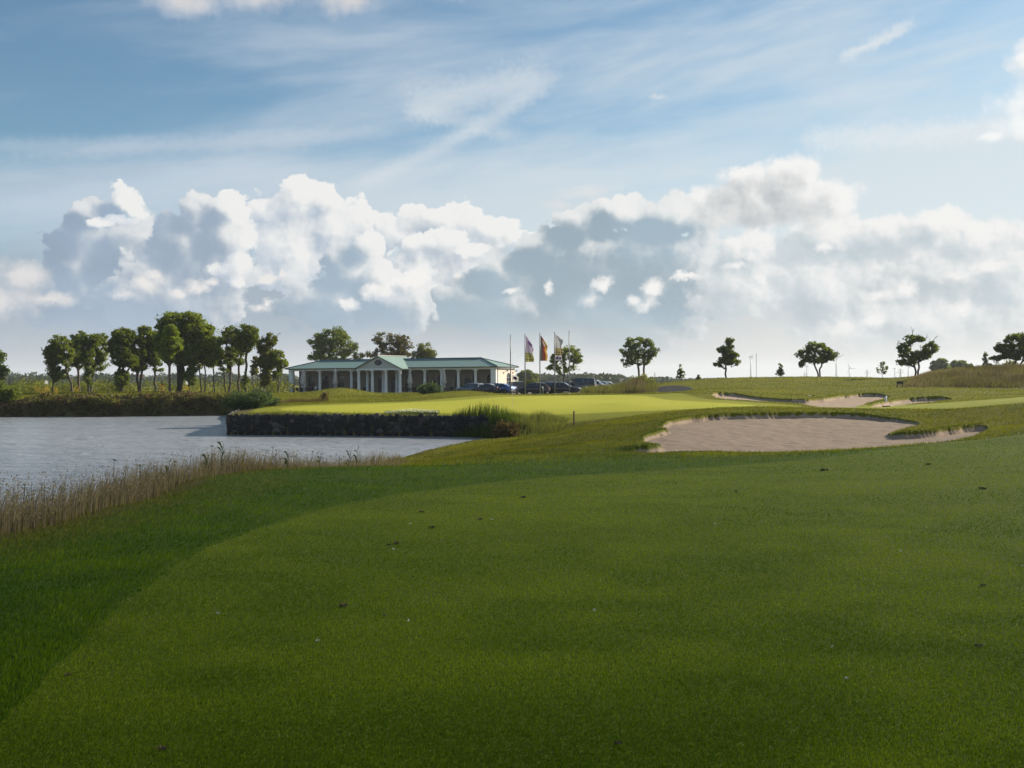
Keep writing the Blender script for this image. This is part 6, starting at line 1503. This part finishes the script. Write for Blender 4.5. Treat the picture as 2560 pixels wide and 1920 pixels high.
# tufts and daisies along the wall top
wl_ = [np.array(p) for p in WALL[1:]]; ptsx = []
for _ in range(6500):
    k = rg.integers(0, len(wl_) - 1); f = rg.random(); p = wl_[k] * (1 - f) + wl_[k + 1] * f; ptsx.append((p[0] + rg.normal(0, .1), p[1] + abs(rg.normal(.15, .45)) + .05))
xy = np.array(ptsx); blades('wall_top_grass', xy, .24, .018, L_GRASSY, 'uneven grass fringe along the top of the stone wall', rg, .35)
dz = []
for _ in range(900):
    px = rg.uniform(962, 1096); Y = 64.6 + rg.uniform(-.25, .5); x = (px - 1280) / FPX * Y; e = 1 - abs(px - 1030) / 90
    dz.append((x, Y, gz(x, Y) + rg.uniform(.12, .12 + .28 * e)))
V, F = leaf_cards(np.array(dz), .032, rg, aspect=1.0); o = link('daisies', np_mesh('daisies', V, F, [L_WHITEF], attrs={'tint': np.repeat(rg.random(len(dz)), 4)})); tag(o, 'patch of small white daisies at the top of the stone wall', None, None, 'stuff')
gxy = np.array([(d[0], d[1]) for d in dz for _ in range(3)]) + rg.normal(0, .05, (len(dz) * 3, 2)); blades('daisy_leaves', gxy, .26, .02, L_REED, 'green stems and leaves below the white daisies', rg, .3)
# weeds behind the green, dry mound, strip by the car park
WEED = np.array([spot(690, 1000, 91)[:2], spot(760, 1000, 90)[:2], spot(822, 1000, 92)[:2], spot(815, 1000, 95)[:2], spot(700, 1000, 96)[:2]])
xy = scatter(WEED, 2000, rg, lambda x, y: np.clip(vnoise(x * .8, y * .8, 4) * 1.5 - .2, .05, 1)); blades('brown_weeds', xy, .42 * np.clip(vnoise(xy[:, 0] * 1.2, xy[:, 1] * 1.2, 44) * 1.6, .15, 1.3) * rg.uniform(.4, 1.1, len(xy)), .022, L_BROWN, 'brown weeds in the rough between willow bush and clubhouse', rg, .3, heads=.4)
xy = scatter(MOUND, 26000, rg, lambda x, y: np.clip(vnoise(x * .5, y * .5, 6) * 1.2, .2, 1)); d_ = np.clip(sdist(xy[:, 0], xy[:, 1], MOUND) / 1.5, .3, 1)
blades('dry_mound_grass', xy, .55 * d_ * rg.uniform(.5, 1.25, len(xy)), .045, L_STRAW, 'long brown dry grass covering the mound at the right', rg, .3, heads=.2, tint=np.clip(rg.normal(.16, .2, len(xy)) + (vnoise(xy[:, 0] * .35, xy[:, 1] * .35, 8) - .5) * .8, 0, 1))
xy = scatter(MOUND, 9000, rg, lambda x, y: np.clip(vnoise(x * .4, y * .4, 16) * 1.6 - .5, .02, 1)); blades('mound_weeds', xy, .5, .05, L_BANK, 'olive weeds scattered through the dry grass of the mound', rg, .3)
xy = scatter(CARSTRIP, 9000, rg); d_ = np.clip(sdist(xy[:, 0], xy[:, 1], CARSTRIP) / 1.5, .3, 1); blades('dry_roadside_grass', xy, .95 * d_ * np.clip(vnoise(xy[:, 0] * .5, xy[:, 1] * .5, 45) * 1.5, .25, 1.25) * np.interp(xy[:, 0] / xy[:, 1] * FPX + 1280, [1440, 1520, 1600], [.3, .7, 1.3]) * rg.uniform(.4, 1.2, len(xy)), .04, L_STRAW, 'long brown grass between the green and the parked cars', rg, .25, heads=.25, tint=np.clip(rg.normal(.2, .25, len(xy)), 0, 1))
xy = scatter(CARSTRIP, 4000, rg); blades('roadside_weeds', xy, .8, .05, L_BANK, 'olive weeds in the long grass before the parked cars', rg, .3)
# turf hanging over the bunker lips
lp = []
for poly, stp in ((NEARB, .022), (FARB, .05), (SIDEB, .05)):
    for k in range(len(poly)):
        a, b = poly[k], poly[(k + 1) % len(poly)]; L = np.linalg.norm(b - a)
        for f in np.arange(0, 1, stp / max(L, stp) / 3): lp.append(a + (b - a) * f + rg.normal(0, .10, 2))
xy = np.array(lp); _, mm = ground_z(xy[:, 0], xy[:, 1], True); xy = xy[mm['sand'] < .03]; _, m2 = ground_z(xy[:, 0], xy[:, 1] - .4, True); xy = xy[m2['sand'] > -.02]; blades('lip_grass', xy, .065, .014, L_REED, 'shaggy turf fringe around the bunker lips', rg, .5)

# ------------------------------------------------------------------ turf blades underfoot
L_FAIR = leaf_mat('fairway_blade', (.066, .122, .002), (.255, .310, .012), .30); L_ROUGH = leaf_mat('rough_blade', (.034, .090, .001), (.140, .210, .006), .30)
def turf(n, r0, r1, want_fair):
    th = rg.uniform(R(-29.5), R(29.5), n); k = rg.random(n) < .30; th[k] = rg.uniform(R(29.5), R(58), k.sum()) * rg.choice((-1, 1), k.sum())
    r = 1 / rg.uniform(1 / r1, 1 / r0, n) / np.cos(np.clip(th, -.55, .55)); x = r * np.sin(th); y = r * np.cos(th)
    f = sdist(x, y, FAIR) + fbm(x * 2.2, y * 2.2, 2, 77) * .14; p = sdist(x, y, POND); b = sdist(x, y, NEARB)
    k = ((f > 0) if want_fair else ((f <= 0) & (p < -1.5) & (b < -.05)))
    if not want_fair: k &= (rg.random(n) > sstep(y, 23, 34)) & (rg.random(n) > .85 * sstep(sdist(x, y, BANK) + fbm(x * .8, y * .8, 2, 78) * 2.2, -1.9, -.1))
    return np.stack([x[k], y[k]], 1)
xy = turf(780000, 3.2, 27, True); r = np.hypot(xy[:, 0], xy[:, 1]); pat = vnoise(xy[:, 0] * .55, xy[:, 1] * .9, 61) * .55 + vnoise(xy[:, 0] * 1.9, xy[:, 1] * 2.6, 62) * .45 + vnoise(xy[:, 0] * .12, xy[:, 1] * .3, 65) * .35 - .17
blades('fairway_turf', xy, (.013 + .0006 * r) * rg.uniform(.6, 1.3, len(xy)), .0022 + .00052 * r, L_FAIR, 'short mown fairway grass in the foreground', rg, .9, seg=1, tint=np.clip((pat - .5) * 1.6 + .42 + rg.normal(0, .30, len(xy)), 0, 1))
xy = turf(600000, 3.2, 34, False); r = np.hypot(xy[:, 0], xy[:, 1]); pat = vnoise(xy[:, 0] * .8, xy[:, 1] * .8, 63) * .5 + vnoise(xy[:, 0] * 2.6, xy[:, 1] * 2.6, 64) * .5
blades('rough_turf', xy, (.024 + .0007 * r) * rg.uniform(.5, 1.4, len(xy)) * (.6 + pat * .8), .0030 + .00055 * r, L_ROUGH, 'longer dark grass beside the fairway', rg, .7, seg=1, tint=np.clip((pat - .5) * 1.6 + .38 + rg.normal(0, .30, len(xy)), 0, 1))
L_SEMI = leaf_mat('rough_grass_blade', (.085, .100, .006), (.235, .220, .022), .35)
th = rg.uniform(R(-30), R(38), 580000); r = np.exp(rg.uniform(math.log(23), math.log(150), 580000)) / np.cos(th); x = r * np.sin(th); y = r * np.cos(th)
_, m_ = ground_z(x, y, True); dl = sdist(x, y, LOT)
k = (m_['fair'] < -.3) & (m_['green'] < -3.6) & (m_['strip'] < -.5) & (m_['sand'] < -.06) & (m_['pond'] < -.8) & (m_['path'] < -.1) & (dl < -1) & (y < 148) & (rg.random(len(y)) < sstep(y, 22, 38))
xy = np.stack([x, y], 1)[k]; r = r[k]; pat = vnoise(xy[:, 0] * .35, xy[:, 1] * .35, 71) * .5 + vnoise(xy[:, 0] * 1.4, xy[:, 1] * 1.4, 72) * .5
hh_ = (.045 + .0006 * r) * rg.uniform(.5, 1.4, len(xy)) * (.55 + .9 * pat)
blades('rough_grass', xy, hh_, .008 + .00042 * r, L_SEMI, 'uneven sunlit rough grass on the banks and mounds between fairway and clubhouse', rg, .8, seg=1, tint=np.clip((pat - .5) * 1.8 + .42 + rg.normal(0, .2, len(xy)), 0, 1))
th = rg.uniform(R(-29.5), R(10), 150000); r = 1 / rg.uniform(1 / 40, 1 / 6.5, 150000) / np.cos(th); xy = np.stack([r * np.sin(th), r * np.cos(th)], 1); d_ = sdist(xy[:, 0], xy[:, 1], BANK) + fbm(xy[:, 0] * .8, xy[:, 1] * .8, 2, 78) * 2.2
xy = xy[(d_ > -1.8) & (d_ < .8) & (sdist(xy[:, 0], xy[:, 1], FAIR) < -.3) & (rg.random(len(d_)) < sstep(d_, -2.0, -.3))]; r = np.hypot(xy[:, 0], xy[:, 1])
blades('withered_turf', xy, (.026 + .0008 * r) * rg.uniform(.5, 1.4, len(xy)), .003 + .0006 * r, L_BANK, 'withered olive grass strip between the mown rough and the straw-coloured bank', rg, .7, seg=1)
M_SOIL = simple_mat('divot_soil', (.12, .085, .05), .9, var=.4, scale=30); M_FLUFF = simple_mat('white_fluff', (.7, .7, .68), .9)
for k, (px, py, s) in enumerate(((856,1511,.10),(957,1536,.06),(165,1683,.06),(399,1867,.07),(988,1357,.12),(970,1361,.08),(1080,1318,.12),(1200,1297,.12),(1050,1278,.12),(2058,1175,.28),(1840,1227,.12),(1540,1853,.06),(2444,1612,.08),(2455,1462,.08),(2321,1160,.2),(1306,1242,.15),(2455,1220,.18))):
    x, y = ground_at(px, py); g = np.random.default_rng(k); P_ = g.normal(size=(46, 3)) * (s * .12, s * .085, s * .03); P_[:, 2] = np.abs(P_[:, 2]) + .012
    V, F = leaf_cards(P_, s * .11, g); o = link('divot', np_mesh('divot', V, F, [M_SOIL]), loc=(x, y, gz(x, y))); tag(o, 'small dark clod of torn turf lying on the fairway', 'divot', 'divots on the fairway')
for k, (px, py) in enumerate(((2113,1697),(1482,1528),(2078,1619),(2250,1380),(790,1604),(541,1535),(981,1376),(1024,1311),(1018,1554),(2553,1416),(1786,1312),(1227,1300))):
    x, y = ground_at(px, py); g = np.random.default_rng(k + 50); s = .004 + .00028 * y; P_ = g.normal(size=(14, 3)) * s; P_[:, 2] = np.abs(P_[:, 2]) + .022
    V, F = leaf_cards(P_, s * .7, g); o = link('seed_fluff', np_mesh('seed_fluff', V, F, [M_FLUFF]), loc=(x, y, gz(x, y))); tag(o, 'tiny tuft of white seed fluff on the fairway', 'seed fluff', 'seed fluff on the fairway')

# ------------------------------------------------------------------ people far off, wind turbines, masts, pylons
p = on_ground(406, 131); person(p, 2.2, M_REDCLOTH, 'far person in a red jacket among the tall trees', seated=True)
M_TURB = simple_mat('turbine_grey', (.86, .88, .90), .5)
def turbine(px, Y, hub_py, blade_px, yaw, a0, label):
    x = (px - 1280) / FPX * Y; H_ = EYE - (hub_py - hor(px)) / FPX * Y + .5; B = blade_px / FPX * Y; r_ = empty('wind_turbine', (x, Y, -.5), yaw, label, 'wind turbine', 'wind turbines on the horizon')
    MB().tube([(0, 0, 0), (0, 0, H_ * .5), (0, 0, H_ - 1)], [2.6, 2.0, 1.3], 12).build('tower', M_TURB, r_, True)
    mb = MB(); mb.box((0, 1.5, H_), (3.0, 9, 3.2)); mb.build('nacelle', M_TURB, r_, bevel=.5)
    MB().lathe([(1.4, 0), (1.2, 1), (.3, 2)], 12).build('hub', M_TURB, r_).matrix_local = Matrix.Translation((0, -3, H_)) @ Matrix.Rotation(R(90), 4, 'X')
    for k in range(3):
        a = a0 + k * 2 * math.pi / 3; u = Vector((math.sin(a), 0, math.cos(a))); w = Vector((math.cos(a), 0, -math.sin(a))); c = Vector((0, -4, H_)); mb = MB(); q = []
        for f, wd in ((.02, 1.0), (.12, 2.3), (.5, 1.5), (1.0, .35)): q.append((c + u * B * f, wd))
        for s in (-.35, .35):
            for pz, wd in q: mb.v += [tuple(pz + w * wd + Vector((0, s, 0))), tuple(pz - w * wd * .6 + Vector((0, s, 0)))]
        for i in range(3): mb.f += [(2 * i, 2 * i + 2, 2 * i + 3, 2 * i + 1), (8 + 2 * i, 8 + 2 * i + 1, 8 + 2 * i + 3, 8 + 2 * i + 2), (2 * i, 8 + 2 * i, 8 + 2 * i + 2, 2 * i + 2), (2 * i + 1, 2 * i + 3, 8 + 2 * i + 3, 8 + 2 * i + 1)]
        mb.build('blade', M_TURB, r_)
turbine(1877, 2600, 892, 12, R(88), .5, 'tallest wind turbine seen edge-on right of the upright tree')
turbine(2091, 2650, 893, 24, R(20), 1.3, 'wind turbine with one blade showing behind the umbrella-shaped tree')
turbine(2124, 3200, 921, 17, R(10), -.5, 'wind turbine with three visible blades right of the umbrella-shaped tree')
turbine(2017, 2900, 915, 15, R(75), .2, 'wind turbine tower behind the left limb of the umbrella-shaped tree')
turbine(2237, 3200, 921, 15, R(60), -.2, 'wind turbine just left of the lattice pylon')
turbine(2271, 3000, 916, 14, R(85), .1, 'wind turbine edge-on between pylon and vase-shaped tree')
M_LATT = simple_mat('galvanised_lattice', (.30, .31, .33), .5)
def pylon(px, Y, top_py, arm_px, label):
    x = (px - 1280) / FPX * Y; H_ = EYE - (top_py - hor(px)) / FPX * Y + .5; A_ = arm_px / FPX * Y; r_ = empty('power_pylon', (x, Y, -.5), .25, label, 'pylon', 'power pylons on the horizon'); mb = MB(); b = H_ * .08
    for sx in (-1, 1):
        for sy in (-1, 1): mb.tube([(sx * b, sy * b, 0), (sx * b * .3, sy * b * .3, H_ * .6), (0, 0, H_)], [.35, .28, .2], 5)
    for k in range(7):
        f0, f1 = k / 8 * .7, (k + 1) / 8 * .7; w0, w1 = b * (1 - f0 * 1.1), b * (1 - f1 * 1.1)
        for s in (-1, 1): mb.tube([(-s * w0, -w0, f0 * H_), (s * w1, -w1, f1 * H_)], .16, 4); mb.tube([(-s * w0, w0, f0 * H_), (s * w1, w1, f1 * H_)], .16, 4)
    mb.build('tower', M_LATT, r_)
    for f, q in ((.58, 1.0), (.76, .72), (.9, .4)):
        a = MB(); a.tube([(-A_ * q, 0, H_ * f), (0, 0, H_ * f + 1.2), (A_ * q, 0, H_ * f)], [.22, .3, .22], 5); a.tube([(-A_ * q, 0, H_ * f), (A_ * q, 0, H_ * f)], .25, 5); a.build('cross_arm', M_LATT, r_)
pylon(1637, 2200, 930, 4, 'small lattice pylon behind the tall grass, right of the forked tree'); pylon(2168, 2200, 923, 9, 'lattice pylon between the three-bladed turbine and the thin sapling'); pylon(2251, 1900, 921, 12, 'largest lattice pylon with wide arms, left of the vase-shaped tree'); pylon(2012, 2400, 930, 5, 'faint pylon left of the umbrella-shaped tree')
x = (1891 - 1280) / FPX * 1500; H_ = EYE + (hor(1891) - 883) / FPX * 1500 + .5; r_ = empty('radio_mast', (x, 1500, -.5), 0, 'thin lattice radio mast right of the edge-on turbine', 'mast'); mb = MB()
for k in range(3): a = k * 2.094; mb.tube([(.7 * math.cos(a), .7 * math.sin(a), 0), (.45 * math.cos(a), .45 * math.sin(a), H_)], .16, 5)
for k in range(24):
    z0 = H_ * k / 24; a = (k % 3) * 2.094; b = a + 2.094; mb.tube([(.65 * math.cos(a), .65 * math.sin(a), z0), (.65 * math.cos(b), .65 * math.sin(b), z0 + H_ / 24)], .12, 4)
mb.build('tower', M_LATT, r_)

# ------------------------------------------------------------------ unseen cloud added to shade the foreground, and the air
CL_ALT = 900.0
M_SHADE_CLOUD, t, out = new_mat('added_shade_cloud')
d = t.n.new('ShaderNodeBsdfDiffuse'); d.inputs[0].default_value = (.9, .9, .9, 1); tp = t.n.new('ShaderNodeBsdfTransparent'); x_ = t.n.new('ShaderNodeMixShader'); x_.inputs[0].default_value = .15
t.l.new(tp.outputs[0], x_.inputs[1]); t.l.new(d.outputs[0], x_.inputs[2]); t.l.new(x_.outputs[0], out.inputs['Surface'])
def shade_cloud():
    k = CL_ALT / SUN_DIR.z; off = SUN_DIR * k; g = np.random.default_rng(12); V = []; F = []
    import bmesh
    bm = bmesh.new(); bmesh.ops.create_icosphere(bm, subdivisions=3, radius=1.0); v0 = np.array([v.co[:] for v in bm.verts]); f0 = np.array([[v.index for v in f.verts] for f in bm.faces]); bm.free()
    # puffs packed to dim the ground more towards the viewer: y from well behind the viewer to the far lip of the near bunker
    spots = [(gx_, gy_, rr_) for gx_ in range(-260, 300, 46) for gy_, rr_ in ((50, 16), (34, 20), (8, 22), (-2, 16), (-7, 18), (-11, 19), (-18, 26), (-62, 45), (-115, 50))]
    for sx, sy, r in spots:
        c = np.array([sx + g.uniform(-10, 10), sy + g.uniform(-5, 5), g.uniform(-4, 14)]); n = v0 * (1 + .18 * np.sin(v0[:, :1] * 5 + sx) * np.cos(v0[:, 1:2] * 6 + sy) + .1 * np.sin(v0[:, 2:] * 11 + sx))
        p = n * (r * 1.05, r, r * .42) + c; F.append(f0 + len(V) * len(v0)); V.append(p)
    V = np.concatenate(V); F = np.concatenate(F)
    o = link('cloud', np_mesh('cloud', V, F, [M_SHADE_CLOUD], True), loc=tuple(off)); tag(o, None, None, None, 'structure'); return o  # out of view, added only to hold sun off the foreground
shade_cloud()
M_HAZE, t, out = new_mat('haze')
pv = t.n.new('ShaderNodeVolumePrincipled'); pv.inputs['Color'].default_value = (.86, .92, 1.0, 1); pv.inputs['Density'].default_value = 0.00018; pv.inputs['Anisotropy'].default_value = .2; t.l.new(pv.outputs[0], out.inputs['Volume'])
mb = MB(); mb.box((0, 0, 34.0), (10800, 10800, 76)); o = mb.build('haze', M_HAZE); tag(o, 'thin pale haze lying over the fields', None, None, 'stuff')
